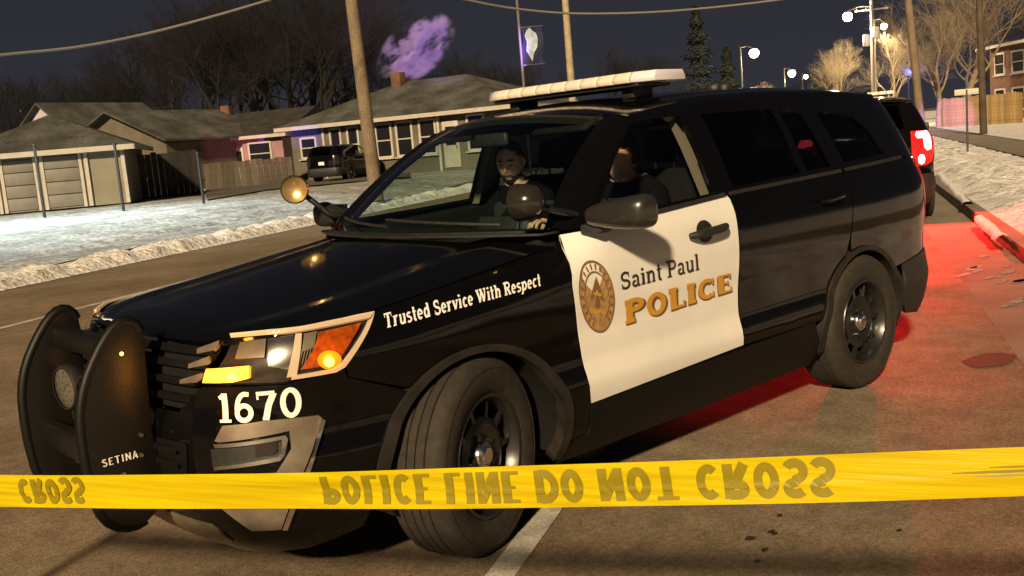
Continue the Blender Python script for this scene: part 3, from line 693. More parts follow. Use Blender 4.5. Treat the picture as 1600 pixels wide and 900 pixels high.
# roof antennas
for (x,y,r,h) in ((-2.75,.10,.055,.05),(-2.50,.35,.035,.035)):
    z=float(rff(x,y)[2]);mb=MB();mb.lathe([(r,0),(r,h*.5),(r*.75,h*.85),(r*.35,h),(0,h)],20,Matrix.Translation((x,y,z-.004)));mb.build('antenna',PLAST,suv,smooth=.7)
# cowl
panel('cowl',[(-.25-.275*(y/rear_y)**2,y) for y in np.linspace(-.84,.84,19)]+[(-.36-.262*(y/.8)**2,y) for y in np.linspace(.84,-.84,19)],lambda x,y: np.stack([x,y,1.152-.012*(y/.84)**2+0*x],-1),PLAST,suv,step=.06,thick=.01,flip=True)
for y0,y1 in ((.62,-.05),(.0,-.66)):
    mb=MB();mb.tube([tuple(wsf(np.array(y/.8),np.array(.035+.05*k/6))+np.array([.0,0,.012])) for k,y in enumerate(np.linspace(y0,y1,7))],.008,6);mb.build('wiper',PLAST,suv,smooth=1.)
# rear: hatch, glass, bumper, lamps
for nm,P,off,m,th in (('hatch',[(5.86,.66),(SMAX,.66),(SMAX,1.236),(5.86,1.236)],0,PAINT,.015),('hatch_window',[(5.93,1.26),(SMAX,1.26),(SMAX,1.58),(5.97,1.58)],-.004,TINTG,0),
                      ('hatch_frame',[(5.90,1.24),(SMAX,1.24),(SMAX,1.26),(5.93,1.26),(5.97,1.58),(SMAX,1.58),(SMAX,1.605),(5.90,1.605)],-.003,PAINT,.01),
                      ('rear_bumper',[(5.06,.61),(5.3,.635),(5.5,.652),(SMAX,.652),(SMAX,.25),(5.5,.24),(5.12,.30),(5.02,.40)],.004,PLAST,.02)):
    panel(nm,P,fS(off),m,suv,step=.06,thick=th,mirror=True)
TLP=[(5.43,1.225),(5.43,.98),(5.50,.80),(5.62,.76),(5.84,.76),(5.85,.965),(5.85,1.225)]
TL=panel('tail_lamp',TLP,fS(.004),REDOFF,suv,step=.05,thick=.02,mirror=True)
panel('corner_panel',[(5.425,.97),(5.425,.66),(5.855,.66),(5.855,.755),(5.62,.752),(5.495,.795)],fS(0),PAINT,suv,step=.06,mirror=True)
LEDP=[(5.49,1.18),(5.53,1.215),(5.76,1.215),(5.79,1.17),(5.76,1.125),(5.66,1.125),(5.65,1.0),(5.60,.955),(5.53,.97)]
LEDS=panel('tail_led',LEDP,fS(.008),REDOFF,None,step=.05,thick=.004,mirror=True)
LED2=panel('tail_led',[(5.66,.90),(5.72,.91),(5.76,.87),(5.75,.80),(5.70,.775),(5.65,.795),(5.635,.85)],fS(.008),REDOFF,None,step=.05,thick=.004,mirror=True)
for l2 in (LEDS,LED2):
    for i in (0,1): l2[i].parent=TL[i]
panel('license_plate',[(SMAX-.15,.80),(SMAX,.80),(SMAX,.95),(SMAX-.15,.95)],fS(.012),DECALW,suv,step=.08,mirror=True)
panel('spoiler',[(-3.70,-.57),(-3.70,.57),(-3.80,.52),(-3.85,.3),(-3.86,0),(-3.85,-.3),(-3.80,-.52)],lambda x,y: rff(x,y)+np.stack([0*x,0*x,.012*sst(-3.70,-3.80,x)],-1),PAINT,suv,step=.07,thick=.035)
# underbody, wheel wells, inner shell
mb=MB();mb.box((-1.43,0,.25),(2.0,1.5,.10));mb.box((-1.45,0,.40),(1.6,1.66,.06));mb.box((.45,0,.32),(.7,1.0,.2));mb.box((-3.5,0,.35),(.8,1.3,.2));mb.box((.45,0,.6),(.75,1.0,.5));mb.build('underbody',DARK,suv)
for cx in (-.01,-2.866):
    for ys in (1,-1):
        mb=MB();R=.43 if cx>-1 else .45
        pts=[(cx+R*math.cos(math.radians(a)),.36+R*.95*math.sin(math.radians(a))) for a in np.linspace(-15,195,22)]
        V=[];
        for x,z in pts: V+=[(x,ys*.52,z),(x,ys*.925,z)]
        F=[(2*i,2*i+1,2*i+3,2*i+2) for i in range(len(pts)-1)]
        k=len(V);V2=[(cx,ys*.53,.3)]+[(x,ys*.525,z) for x,z in pts]
        mb.add(V,F);mb.add(V2,[(0,i,i+1) for i in range(1,len(pts))]);mb.build('wheel_well',DARK,suv,recalc=False)
# wheels
tyre=[(.232,-.100),(.262,-.118),(.30,-.126),(.335,-.120),(.352,-.108),(.3615,-.088)]
for a,b in ((-.088,-.062),(-.054,-.022),(-.014,.014),(.022,.054),(.062,.088)):
    tyre+=[(.3635,a),(.364,b),(.356,b+.001),(.356,b+.007)] if b<.08 else [(.3635,a),(.3625,b)]
tyre+=[(.352,.108),(.335,.120),(.325,.1225),(.322,.1205),(.30,.126),(.262,.118),(.245,.112),(.232,.100)]
tyre=[(.232+(r-.232)*1.121,h) for r,h in tyre]
def wheel(x,ys,steer):
    M=Matrix.Translation((x,ys*.850,.380-DZ))@Matrix.Rotation(steer,4,'Z')@Matrix.Rotation(-math.pi/2*ys,4,'X')
    mb=MB();mb.lathe(tyre,64,M);w=mb.build('wheel',RUBBER,suv,smooth=.6)
    mb=MB()
    mb.lathe([(.236,.104),(.241,.108),(.238,.113),(.226,.110),(.218,.095),(.205,.06),(.200,.0),(.200,-.08),(.236,-.10)],48,M)
    # spider with openings
    n=60;ring=[(.204,.052),(.150,.072),(.120,.082),(.085,.062),(.055,.060)]
    k=len(mb.v)
    for j in range(n):
        q=2*math.pi*j/n
        for r,h in ring: mb.v.append(tuple(M@Vector((r*math.cos(q),r*math.sin(q),h))))
    for j in range(n):
        a=k+j*5;b=k+((j+1)%n)*5
        for i in range(4):
            if i==0 and (j%6) in (1,2,3,4): continue
            mb.f.append((a+i,b+i,b+i+1,a+i+1));mb.mi.append(0)
    for j in range(10):
        q=2*math.pi*(j+.0)/10; c=Vector((.175*math.cos(q),.175*math.sin(q),.066)); mb.box(M@c,(.062,.020,.020),(M.to_3x3()@Matrix.Rotation(q,3,'Z')))
    rim=mb.build('rim',STEEL,w,smooth=.6)
    mb=MB();mb.lathe([(.200,-.04),(.0,-.04)],32,M);mb.build('brake_disc',DARK,w)
    mb=MB();mb.lathe([(.058,.058),(.058,.075),(.052,.086),(.036,.092),(.030,.10),(.0,.102)],24,M);mb.build('hub_cap',CHROME,w,smooth=.5)
    for j in range(5):
        q=2*math.pi*j/5;c=M@Vector((.074*math.cos(q),.074*math.sin(q),.06));mb=MB();mb.tube([c,c+(M.to_3x3()@Vector((0,0,.022)))],.011,6);mb.build('lug_nut',STEEL,w)
ST=math.radians(19)
wheel(0,1,ST);wheel(0,-1,ST);wheel(-2.866,1,0);wheel(-2.866,-1,0)
# mirrors
def sq(v,p): return math.copysign(abs(v)**p,v)
for ys in (1,-1):
    mb=MB();nu,nv=20,28;V=[]
    for i in range(nu+1):
        th=math.pi*i/nu-math.pi/2
        for j in range(nv):
            ph=2*math.pi*j/nv
            yy=sq(math.sin(th),.55);rr_=sq(math.cos(th),.42)
            xx=rr_*sq(math.cos(ph),.7);zz=rr_*sq(math.sin(ph),.7)
            xx=xx*.085 if xx>0 else xx*.035
            hz=.082 if zz>0 else .075
            hh=hz*(.80+.20*yy)
            V.append((-.735+xx-.03*yy,ys*(1.085+.142*yy),1.205+zz*hh+.006*yy))
    F=[(i*nv+j,i*nv+(j+1)%nv,(i+1)*nv+(j+1)%nv,(i+1)*nv+j) for i in range(nu) for j in range(nv)]
    mb.add(V,F);mm=mb.build('side_mirror',PLAST if ys<0 else mat('mirror_shell',(.02,.019,.017),rough=.3,coat=.4),suv,smooth=3.2)
    mb=MB();mb.bar((-.70,ys*.90,1.145),(-.725,ys*1.0,1.150),.10,.045);mb.build('mirror_arm',PLAST,mm,bevel=.012)
    mb=MB();mb.box((-.773,ys*1.085,1.205),(.004,.22,.12));mb.build('mirror_glass',mat('mirror_glass',(.8,.82,.85),rough=.03,metal=1.),mm,bevel=.001)
# pillar spotlights
for ys,loc,aim in ((1,(-.42,.83,1.285),Vector((.25,-.95,-.05))),(-1,(-.47,-1.0,1.375),Vector((.62,.78,-.02)))):
    aim.normalize();M=Matrix.Translation(loc)@aim.to_track_quat('Z','Y').to_matrix().to_4x4()
    mb=MB();mb.lathe([(0,-.095),(.03,-.092),(.058,-.07),(.072,-.035),(.076,.0),(.077,.02),(.074,.028),(.069,.028)],28,M)
    sp=mb.build('spotlight',mat('spot_shell',(.02,.018,.016),rough=.18,coat=.6),suv,smooth=.8)
    mb=MB();mb.lathe([(.069,.022),(.055,.012),(.03,.0),(.0,-.004)],24,M);mb.build('spot_reflector',mat('spot_gold',(.85,.62,.28),rough=.3,metal=.8) if ys<0 else CHROME,sp,smooth=1.)
    mb=MB();mb.lathe([(.070,.024),(.04,.030),(.0,.032)],24,M);mb.build('spot_lens',CLEARG,sp,smooth=1.)
    mb=MB();p=Vector(loc);mb.tube([p-aim*.05*(1 if ys<0 else -.3),Vector((-.60,ys*.885,1.225)),Vector((-.72,ys*.86,1.20))],.016,8);mb.build('spot_handle',STEEL,sp,smooth=1.)
# light bar
bx,bz=-1.66,1.776
def barsec(y,sc,sweep): return [(bx+sweep-.15*sc,y,bz-.012),(bx+sweep+.15*sc,y,bz-.012),(bx+sweep+.155*sc,y,bz+.012),(bx+sweep+.13*sc,y,bz+.042),(bx+sweep-.13*sc,y,bz+.042),(bx+sweep-.155*sc,y,bz+.012)]
def barpart(y0,y1,nm,m,sc0=1.,sc1=1.,sw0=0,sw1=0,n=3,par=None):
    mb=MB();secs=[]
    for i in range(n+1):
        t=i/n;secs.append(barsec(y0+(y1-y0)*t,sc0+(sc1-sc0)*t,sw0+(sw1-sw0)*t))
    V=[p for q in secs for p in q];F=[(6*i+j,6*i+(j+1)%6,6*i+6+(j+1)%6,6*i+6+j) for i in range(n) for j in range(6)]
    F+=[tuple(range(5,-1,-1)),tuple(6*n+j for j in range(6))]
    mb.add(V,F);return mb.build(nm,m,par,bevel=.006)
bar=MB();bar.box((bx,0,bz-.022),(.26,1.06,.018));bar=bar.build('light_bar',PLAST,suv,bevel=.005)
edges=[-.50,-.39,-.28,-.165,-.055,.055,.165,.28,.39,.50]
for a,b in zip(edges[:-1],edges[1:]): barpart(a+.003,b-.003,'lens_module',BARLENS,par=bar)
barpart(.504,.61,'end_lens',BAREND,1,.80,0,-.03,par=bar);barpart(-.504,-.61,'end_lens',BAREND,1,.80,0,-.03,par=bar)
for e in edges: barpart(e-.0028,e+.0028,'divider',BARDIV,.985,.985,par=bar)
for y in (-.42,.42):
    mb=MB();z=float(rff(bx,y)[2]);mb.box((bx,y,(z+bz-.03)/2),(.16,.07,bz-.03-z+.012));mb.build('bar_foot',PLAST,bar,bevel=.006)
# push bumper
pbm=mat('push_bumper_black',(.005,.0042,.0035),rough=.4,bump=.08,bscale=160)
PB=empty('push_bumper');PB.parent=suv
prof=[(.985,.44),(1.02,.36),(1.06,.315),(1.12,.298),(1.19,.325),(1.232,.40),(1.246,.53),(1.248,.65),(1.240,.75),(1.212,.84),(1.16,.93),(1.105,1.0),(1.06,1.03),(1.02,1.02),(1.0,.97),(1.005,.85),(1.02,.60),(1.0,.50)]
_q=prof
for _ in range(1): _q=[t for i in range(len(_q)) for t in ((.75*_q[i][0]+.25*_q[(i+1)%len(_q)][0],.75*_q[i][1]+.25*_q[(i+1)%len(_q)][1]),(.25*_q[i][0]+.75*_q[(i+1)%len(_q)][0],.25*_q[i][1]+.75*_q[(i+1)%len(_q)][1]))]
prof=[(x-.028,z) for x,z in _q]
for y in (.31,-.31):
    mb=MB();mb.prism([(x,z) for x,z in prof],lambda u,v,d: (u,d,v),y-.018,y+.018);up=mb.build('upright',pbm,PB,bevel=.003)
    mb=MB();outer=[p for p in prof[4:28]];mb.tube([(x+.004,y,z) for x,z in outer],0.021,8);mb.build('rubber_edge',GRILLE,up,smooth=1.)
    for (x,z) in ((1.06,.42),(1.11,.50),(1.04,.55),(1.06,.92),(1.03,.62)):
        mb=MB();mb.tube([(x,y-.024,z),(x,y+.024,z)],.008,6);mb.build('bolt',CHROME,up)
def ch(z0,z1,x0,nm):
    mb=MB();mb.prism([(x0,z0),(x0+.035,z0+.01),(x0+.045,(z0+z1)/2),(x0+.035,z1-.01),(x0,z1),(x0-.01,z1-.02),(x0-.01,z0+.02)],lambda u,v,d:(u,d,v),-.297,.297);mb.build(nm,pbm,PB,bevel=.004)
ch(.875,.97,1.04,'cross_channel');ch(.50,.615,1.13,'cross_channel');ch(.345,.385,1.09,'cross_channel')
text_mesh('letter','SETINA',lambda u,v,off=0.: Vector((1.177-.125*u,.3285+off,.545+.026*v)),DECALW,PB,G=GSAN,gap=.14)
for y in (.13,-.12):
    M=Matrix.Translation((1.105,y,.755))@Vector((1,0.15,0)).to_track_quat('Z','Y').to_matrix().to_4x4()
    mb=MB();mb.lathe([(0,-.06),(.06,-.055),(.085,-.02),(.088,.01),(.082,.022),(.076,.022)],26,M);hsg=mb.build('driving_lamp',PLAST,PB,smooth=.8)
    mb=MB();mb.lathe([(.077,.016),(.05,.026),(0,.031)],24,M);mb.build('lamp_lens',mat('driving_lens',(.10,.09,.07),rough=.12,coat=.6,nscale=90,namt=.5),hsg,smooth=1.)
    mb=MB();mb.bar((1.09,y,.60),(1.09,y,.69),.03,.02);mb.build('lamp_bracket',CHROME,hsg)
for y in (.31,-.31):
    for z in (.50,.42):
        mb=MB();mb.bar((.80,y,z),(1.02,y,z),.03,.06);mb.build('mount_arm',DARK,PB)
# interior
ib=MB();ib.prism([(-.52,.55),(-.52,1.135),(-.62,1.148),(-.80,1.13),(-.90,1.06),(-.88,.88),(-.80,.55)],lambda u,v,d:(u,d,v),-.80,.80);ib.build('dashboard',DARK,suv,bevel=.02)
mb=MB();mb.box((-2.0,0,.47),(2.9,1.6,.04));mb.box((-1.45,0,.68),(1.1,.24,.40));mb.build('cabin_floor',DARK,suv)
mb=MB();mb.box((-2.25,0,1.02),(.03,1.36,1.06));mb.build('partition',mat('partition',(.03,.03,.03),rough=.4),suv)
for ys in (1,-1):
    mb=MB();pts=[(-1.64,1.20),(-1.72,1.20),(-1.72,1.585),(-1.65,1.585)]
    xs=np.linspace(1.18,1.59,6);V=[]
    for z in xs:
        for x in (-1.60-.02*(z-1.2),-1.79):
            p=S(sx(x),z,-.045);V.append((p[0],p[1]*ys,p[2]))
    mb.add(V,[(2*i,2*i+1,2*i+3,2*i+2) for i in range(5)]);V=[]
    mb2=MB()
    for z in xs:
        for d in (-.035,-.10):
            p=S(sx(-1.605-.02*(z-1.2)),z,d);V.append((p[0],p[1]*ys,p[2]))
    mb.add(V,[(2*i,2*i+1,2*i+3,2*i+2) for i in range(5)]);mb.build('pillar_trim',BEIGE,suv)
    mb=MB();V=[]
    for x in np.linspace(-.62,-1.68,8):
        for z,d in ((zb(x)-.01,-.03),(zb(x)-.03,-.10),(.75,-.11),(.5,-.09)):
            p=S(sx(x),z,d);V.append((p[0],p[1]*ys,p[2]))
    mb.add(V,[(4*i+j,4*i+j+1,4*i+5+j,4*i+4+j) for i in range(7) for j in range(3)]);mb.build('door_trim',DARK,suv,smooth=.8)
def seat(y):
    mb=MB();mb.box((-1.42,y,.70),(.52,.50,.16));st=mb.build('seat',SEATM,suv,bevel=.05)
    mb=MB();mb.box((-1.78,y,1.02),(.14,.48,.62),Matrix.Rotation(math.radians(-14),3,'Y'));mb.build('seat_back',SEATM,st,bevel=.05)
    mb=MB();mb.box((-1.875,y,1.44),(.09,.25,.17),Matrix.Rotation(math.radians(-8),3,'Y'));mb.build('headrest',SEATM,st,bevel=.035)
    mb=MB();mb.tube([(-1.86,y-.06,1.30),(-1.87,y-.06,1.40)],.008,6);mb.tube([(-1.86,y+.06,1.30),(-1.87,y+.06,1.40)],.008,6);mb.build('headrest_post',CHROME,st)
seat(.40);seat(-.40)
mb=MB();mb.box((-2.55,0,.75),(.5,1.3,.2));mb.box((-2.85,0,1.05),(.15,1.3,.6));mb.build('rear_bench',SEATM,suv,bevel=.04)
M=Matrix.Translation((-1.06,.40,1.06))@Vector((-1,0,.42)).to_track_quat('Z','Y').to_matrix().to_4x4()
mb=MB();mb.tube([tuple(M@Vector((.185*math.cos(a),.185*math.sin(a),0))) for a in np.linspace(0,2*math.pi,33)],.016,8,cap=False)
for a in (0,math.pi,-math.pi/2): mb.bar(M@Vector((0,0,-.02)),M@Vector((.18*math.cos(a),.18*math.sin(a),0)),.04,.02)
mb.tube([M@Vector((0,0,.0)),M@Vector((0,0,-.2))],.04,10);mb.build('steering_wheel',PLAST,suv,smooth=.8)
mb=MB();mb.box((-1.02,-.02,1.06),(.02,.30,.21),Matrix.Rotation(math.radians(-18),3,'Y'));mb.box((-1.13,-.02,.945),(.22,.30,.02));lt=mb.build('laptop',PLAST,suv,bevel=.006)
mb=MB();mb.box((-1.034,-.02,1.06),(.004,.27,.18),Matrix.Rotation(math.radians(-18),3,'Y'));mb.build('laptop_screen',SCREEN,lt)
mb=MB();mb.box((-1.02,0,1.545),(.03,.24,.065));mb.build('rear_view_mirror',PLAST,suv,bevel=.012)
for y in (.42,-.42):
    mb=MB();mb.box((-1.13,y,1.585),(.14,.36,.018),Matrix.Rotation(math.radians(25),3,'Y'));mb.build('sun_visor',SEATM,suv,bevel=.006)
# ---------- people in the front seats ----------
SKIN=mat('skin',(.56,.31,.22),rough=.5,nscale=40,namt=.12); UNI=mat('uniform',(.004,.004,.0052),rough=.95,spec=.1,nscale=60,namt=.4); HAIR=mat('hair',(.02,.012,.008),rough=.7,bump=.5,bscale=160); EYE=mat('eye',(.16,.13,.12),rough=.3); IRIS=mat('iris',(.03,.02,.015),rough=.2); GEAR=mat('duty_gear',(.02,.02,.02),rough=.6)
def head_mesh(beard):
    bm=bmesh.new();bmesh.ops.create_icosphere(bm,subdivisions=5,radius=1.)
    def gsn(p,c,s): return math.exp(-sum(((a-b)/q)**2 for a,b,q in zip(p,c,s)))
    for v in bm.verts:
        x,y,z=v.co      # x forward, y left, z up
        jaw=1-.30*max(0,-z)**1.4
        X=x*.098*(1 if x>0 else 1.04)*(1-.06*max(0,-z));Y=y*.076*jaw*(1-.05*max(0,x));Z=z*.122
        if z<-.2 and x<0: X*=1-.35*min(1,(-z-.2)/.6)
        q=(x,y,z)
        X+=.022*gsn(q,(1,0,-.12),(.5,.13,.16))+.010*gsn(q,(1,0,.12),(.5,.12,.22))      # nose
        X+=.007*gsn(q,(1,0,.28),(.6,.45,.10))                                          # brow
        X-=.011*(gsn(q,(.92,.36,.10),(.4,.17,.12))+gsn(q,(.92,-.36,.10),(.4,.17,.12))) # sockets
        X+=.006*gsn(q,(.93,0,-.42),(.5,.22,.06))+.006*gsn(q,(.9,0,-.53),(.5,.2,.06))-.004*gsn(q,(.93,0,-.475),(.5,.22,.025))
        X+=.012*gsn(q,(.75,0,-.80),(.5,.3,.16))                                        # chin
        for s in (1,-1): Y+=s*.016*gsn(q,(-.08,s,-.02),(.13,.5,.22)); X+=.003*gsn(q,(.8,s*.5,-.15),(.3,.2,.18))
        v.co=(X,Y,Z)
    return bm
def person(name,label,pel,y,headc,yaw,pitch,hands,beard=True):
    P={};E=[];Rr=[]
    names=[];co=[];rad=[]
    def jt(n,p,r,par=None):
        names.append(n);co.append(Vector(p));rad.append(r)
        if par is not None: E.append((names.index(par),len(names)-1))
    hx,hy,hz=headc
    jt('pelvis',(pel,y,.83),(.15,.17));jt('belly',(pel-.05,y,.97),(.125,.165),'pelvis');jt('chest',(pel-.09,y,1.12),(.12,.175),'belly');jt('collar',(pel-.085,y,1.245),(.075,.12),'chest')
    jt('neck',((pel-.085+hx)/2-.005,(y+hy)/2,1.30),(.057,.057),'collar');jt('nape',(hx-.02,hy,hz-.07),(.055,.055),'neck')
    for s,k,hp in ((1,'l',hands[0]),(-1,'r',hands[1])):
        jt('sh'+k,(pel-.085,y+s*.185,1.205),(.075,.07),'collar')
        hp=Vector(hp);el=Vector((pel+.12,y+s*.27,.99)) if hp.z<1.2 else Vector((pel+.1,y+s*.24,1.05))
        jt('el'+k,el,(.052,.05),'sh'+k);jt('fo'+k,el.lerp(hp,.35),(.048,.046),'el'+k);jt('wr'+k,hp,(.032,.030),'fo'+k)
        jt('hip'+k,(pel+.05,y+s*.10,.80),(.105,.10),'pelvis');jt('kn'+k,(pel+.47,y+s*.14,.84),(.075,.07),'hip'+k);jt('an'+k,(pel+.66,y+s*.13,.56),(.05,.05),'kn'+k);jt('to'+k,(pel+.82,y+s*.13,.55),(.04,.045),'an'+k)
    me=bpy.data.meshes.new(name);me.from_pydata(co,E,[])
    ob=bpy.data.objects.new(name,me);COL.objects.link(ob)
    sk=ob.modifiers.new('skin','SKIN');sb=ob.modifiers.new('sub','SUBSURF');sb.levels=sb.render_levels=2
    for i,r in enumerate(rad): me.skin_vertices[0].data[i].radius=r
    me.skin_vertices[0].data[0].use_root=True
    bpy.context.view_layer.update()
    dg=bpy.context.evaluated_depsgraph_get();m2=bpy.data.meshes.new_from_object(ob.evaluated_get(dg))
    bpy.data.objects.remove(ob)
    bm=bmesh.new();bm.from_mesh(m2)
    for f in bm.faces:
        c=f.calc_center_median();f.material_index=0;f.smooth=True
        if c.z>1.285 and abs(c.y-hy)<.1: f.material_index=1
    R=Matrix.Translation(headc)@Matrix.Rotation(yaw,4,'Z')@Matrix.Rotation(pitch,4,'Y')
    hb=head_mesh(beard);hairb=bmesh.new();beardb=bmesh.new()
    def shell(test,off):
        b=hb.copy();b.normal_update()
        def fc(f):
            c=f.calc_center_median();return c.x/.098,c.y/.076,c.z/.122
        bmesh.ops.delete(b,geom=[f for f in b.faces if not test(*fc(f))],context='FACES')
        for v in b.verts: v.co+=v.normal*(off+.003*random.random())
        m=bpy.data.meshes.new('hair');b.to_mesh(m);b.free();m.transform(R);m.shade_smooth();return m
    hair=shell(lambda x,y,z: (z>.62 and x<.62) or (x<.0 and z>-.35) or (z>.36 and x<.45 and abs(y)>.5),.006)
    brd=shell(lambda x,y,z: (z<-.44 and x>.15 and z>-.98 and not(-.56<z<-.44 and abs(y)<.25 and x>.6)) or (-.40<z<-.32 and abs(y)<.34 and x>.6),.005) if beard else None
    hb.transform(R)
    tmp=bpy.data.meshes.new('h');hb.to_mesh(tmp);hb.free();k=len(bm.faces);bm.from_mesh(tmp);bm.faces.ensure_lookup_table()
    for f in bm.faces[k:]: f.material_index=1;f.smooth=True
    # hands: tapered palm and five bent fingers
    for s,hp,di in ((1,hands[0],hands[2]),(-1,hands[1],hands[2])):
        hp=Vector(hp);d=Vector(di).normalized();side=d.cross(Vector((0,0,1))).normalized();up=side.cross(d)
        mb=MB();mb.tube([hp-d*.01,hp+d*.03,hp+d*.07,hp+d*.088],[.028,.038,.040,.030],10)
        for q,(o,L) in enumerate(((-.030,.068),(-.010,.080),(.010,.076),(.029,.060))):
            a=hp+d*.075+side*o;mb.tube([a,a+d*L*.42+up*.006,a+d*L*.72-up*.016,a+d*L*.78-up*.038],[.0095,.009,.0085,.006],7)
        a=hp+d*.03+side*(.036*s);mb.tube([a,a+d*.03+side*.022*s-up*.008,a+d*.055+side*.024*s-up*.022],[.012,.0105,.007],7)
        t=bpy.data.meshes.new('t');t.from_pydata(mb.v,[],mb.f);k=len(bm.faces);bm.from_mesh(t);bm.faces.ensure_lookup_table()
        for f in bm.faces[k:]: f.material_index=1;f.smooth=True
    bmesh.ops.recalc_face_normals(bm,faces=bm.faces)
    me=bpy.data.meshes.new(name);bm.to_mesh(me);bm.free();me.materials.append(UNI);me.materials.append(SKIN)
    o=bpy.data.objects.new(name,me);COL.objects.link(o);o.location.z=DZ;tag(o,label,'person','officers in the front seats')
    meshobj('hair',hair,o,HAIR)
    if brd: meshobj('beard',brd,o,HAIR)
    for s in (1,-1):
        mb=MB();c=R@Vector((.0755,s*.029,.010));fw=(R.to_3x3()@Vector((1,s*.1,-.55))).normalized()
        M=Matrix.Translation(c)@fw.to_track_quat('Z','Y').to_matrix().to_4x4()
        mb.lathe([(.0002,-.012),(.009,-.008),(.012,0),(.009,.008),(.005,.0105)],14,M);mb.cur=1;mb.lathe([(.0055,.0104),(.0002,.0122)],12,M);mb.build('eye',[EYE,IRIS],o,smooth=3.2)
        mb=MB();pts=[R@Vector((.094,s*.012,.034)),R@Vector((.093,s*.030,.040)),R@Vector((.080,s*.046,.034))];mb.tube(pts,[.004,.005,.003],6);mb.build('eyebrow',HAIR,o,smooth=3.2)
    mb=MB();mb.box((pel-.075,y,1.06),(.27,.30,.30));mb.build('vest',GEAR,o,bevel=.06,seg=3)
    return o
person('person','bearded officer in dark uniform looking down in the passenger seat of the nearest police SUV',-1.50,-.40,(-1.515,-.415,1.415),math.radians(28),math.radians(16),((-1.13,-.24,1.04),(-1.12,-.50,1.03),(1,.1,-.1)))
person('person','officer at the steering wheel of the nearest police SUV, seen through the driver window',-1.50,.40,(-1.52,.40,1.41),math.radians(-8),math.radians(8),((-1.14,.55,1.10),(-1.14,.25,1.10),(1,0,.35)),beard=False)
# ---------- police line tape ----------
def mat_tape():
    m=bpy.data.materials.new('tape_yellow');m.use_nodes=True;nt=m.node_tree;b=nt.nodes['Principled BSDF'];o=nt.nodes['Material Output']
    b.inputs['Roughness'].default_value=.28;b.inputs['Base Color'].default_value=(.70,.56,.003,1)
    tc=nt.nodes.new('ShaderNodeTexCoord');mp=nt.nodes.new('ShaderNodeMapping');mp.inputs['Scale'].default_value=(2,2,60);nz=nt.nodes.new('ShaderNodeTexNoise');nz.inputs['Scale'].default_value=1.5;nz.inputs['Detail'].default_value=3
    nt.links.new(tc.outputs['Object'],mp.inputs['Vector']);nt.links.new(mp.outputs[0],nz.inputs['Vector'])
    r=nt.nodes.new('ShaderNodeValToRGB');r.color_ramp.elements[0].position=.35;r.color_ramp.elements[1].position=.7;r.color_ramp.elements[0].color=(.60,.46,.002,1);r.color_ramp.elements[1].color=(.76,.62,.005,1)
    nt.links.new(nz.outputs['Fac'],r.inputs['Fac']);nt.links.new(r.outputs[0],b.inputs['Base Color'])
    bp=nt.nodes.new('ShaderNodeBump');bp.inputs['Strength'].default_value=.25;bp.inputs['Distance'].default_value=.01;nt.links.new(nz.outputs['Fac'],bp.inputs['Height']);nt.links.new(bp.outputs[0],b.inputs['Normal'])
    t=nt.nodes.new('ShaderNodeBsdfTranslucent');t.inputs['Color'].default_value=(.75,.6,.01,1);mx=nt.nodes.new('ShaderNodeMixShader');mx.inputs[0].default_value=.22
    nt.links.new(b.outputs[0],mx.inputs[1]);nt.links.new(t.outputs[0],mx.inputs[2]);nt.links.new(mx.outputs[0],o.inputs['Surface']);return m
TAPE=mat_tape();INK=mat('tape_ink',(.23,.185,.002),rough=.5)
# two ends of the straight run: distances from the tape's known 76 mm width in the picture
TA=Vector(at(0,767,2.30));TB=Vector(at(1600,737,1.46));TD=(TB-TA);TL0=TD.length;TD.normalize()
TW=.076
_dn=(-Vector(CR[1]));_dn=(_dn-TD*_dn.dot(TD)).normalized();TDN=(Vector((0,0,-1))*.6+_dn*.4);TDN=(TDN-TD*TDN.dot(TD)).normalized()
TNF=TD.cross(TDN).normalized()
if TNF.dot(Vector(CAM)-TA)<0: TNF=-TNF
def tapef(d,b,off=0.):
    """d metres along the run from its left frame edge, b 0 top .. 1 bottom"""
    sag=-.045*(d/TL0)*(1-d/TL0)
    fold=.0022*math.sin(b*6.28*1.2+.4*math.sin(d*2.1))*math.sin(d*1.3+.6)+.002*math.sin(d*9+b*4)
    crease=.0018*math.exp(-((b-.52-.10*math.sin(d*.9))/.06)**2)
    w=TW*(1-.06*math.sin(d*1.7+.5)**2)
    p=TA+TD*d+TDN*(w*(b-.5))+Vector((0,0,sag))+TNF*(fold+crease+off)
    return p
D0,D1=-1.15,TL0+.75
mb=MB();V=[];nd,nbk=260,12
for i in range(nd+1):
    for j in range(nbk+1): V.append(tapef(D0+(D1-D0)*i/nd,j/nbk))
mb.add(V,[(i*(nbk+1)+j,i*(nbk+1)+j+1,(i+1)*(nbk+1)+j+1,(i+1)*(nbk+1)+j) for i in range(nd) for j in range(nbk)])
tape=mb.build('barrier_tape',TAPE,smooth=3.2,recalc=False);tag(tape,'yellow police line tape stretched across the picture in front of the SUV','tape')
def d_of_px(px):
    lo,hi=-1.,TL0+1
    for _ in range(50):
        m=(lo+hi)/2
        if proj(np.array(tapef(m,.5)))[0]<px: lo=m
        else: hi=m
    return lo
da,db=d_of_px(504),d_of_px(1304)
ink=lambda d0,d1: (lambda u,v,off=0.: tapef(d0+(d1-d0)*u,.11+.76*v,off+.0008))
GTAPE=glyphs(False,.30,.22)
text_mesh('letter','POLICE LINE DO NOT CROSS',ink(da,db),INK,tape,G=GTAPE,gap=.11,space=.40,lift=.0002)
dc=d_of_px(133);Lw=(db-da)*.205
text_mesh('letter','CROSS',ink(dc-Lw,dc),INK,tape,G=GTAPE,gap=.11,space=.40,lift=.0002)
dd=d_of_px(1488)
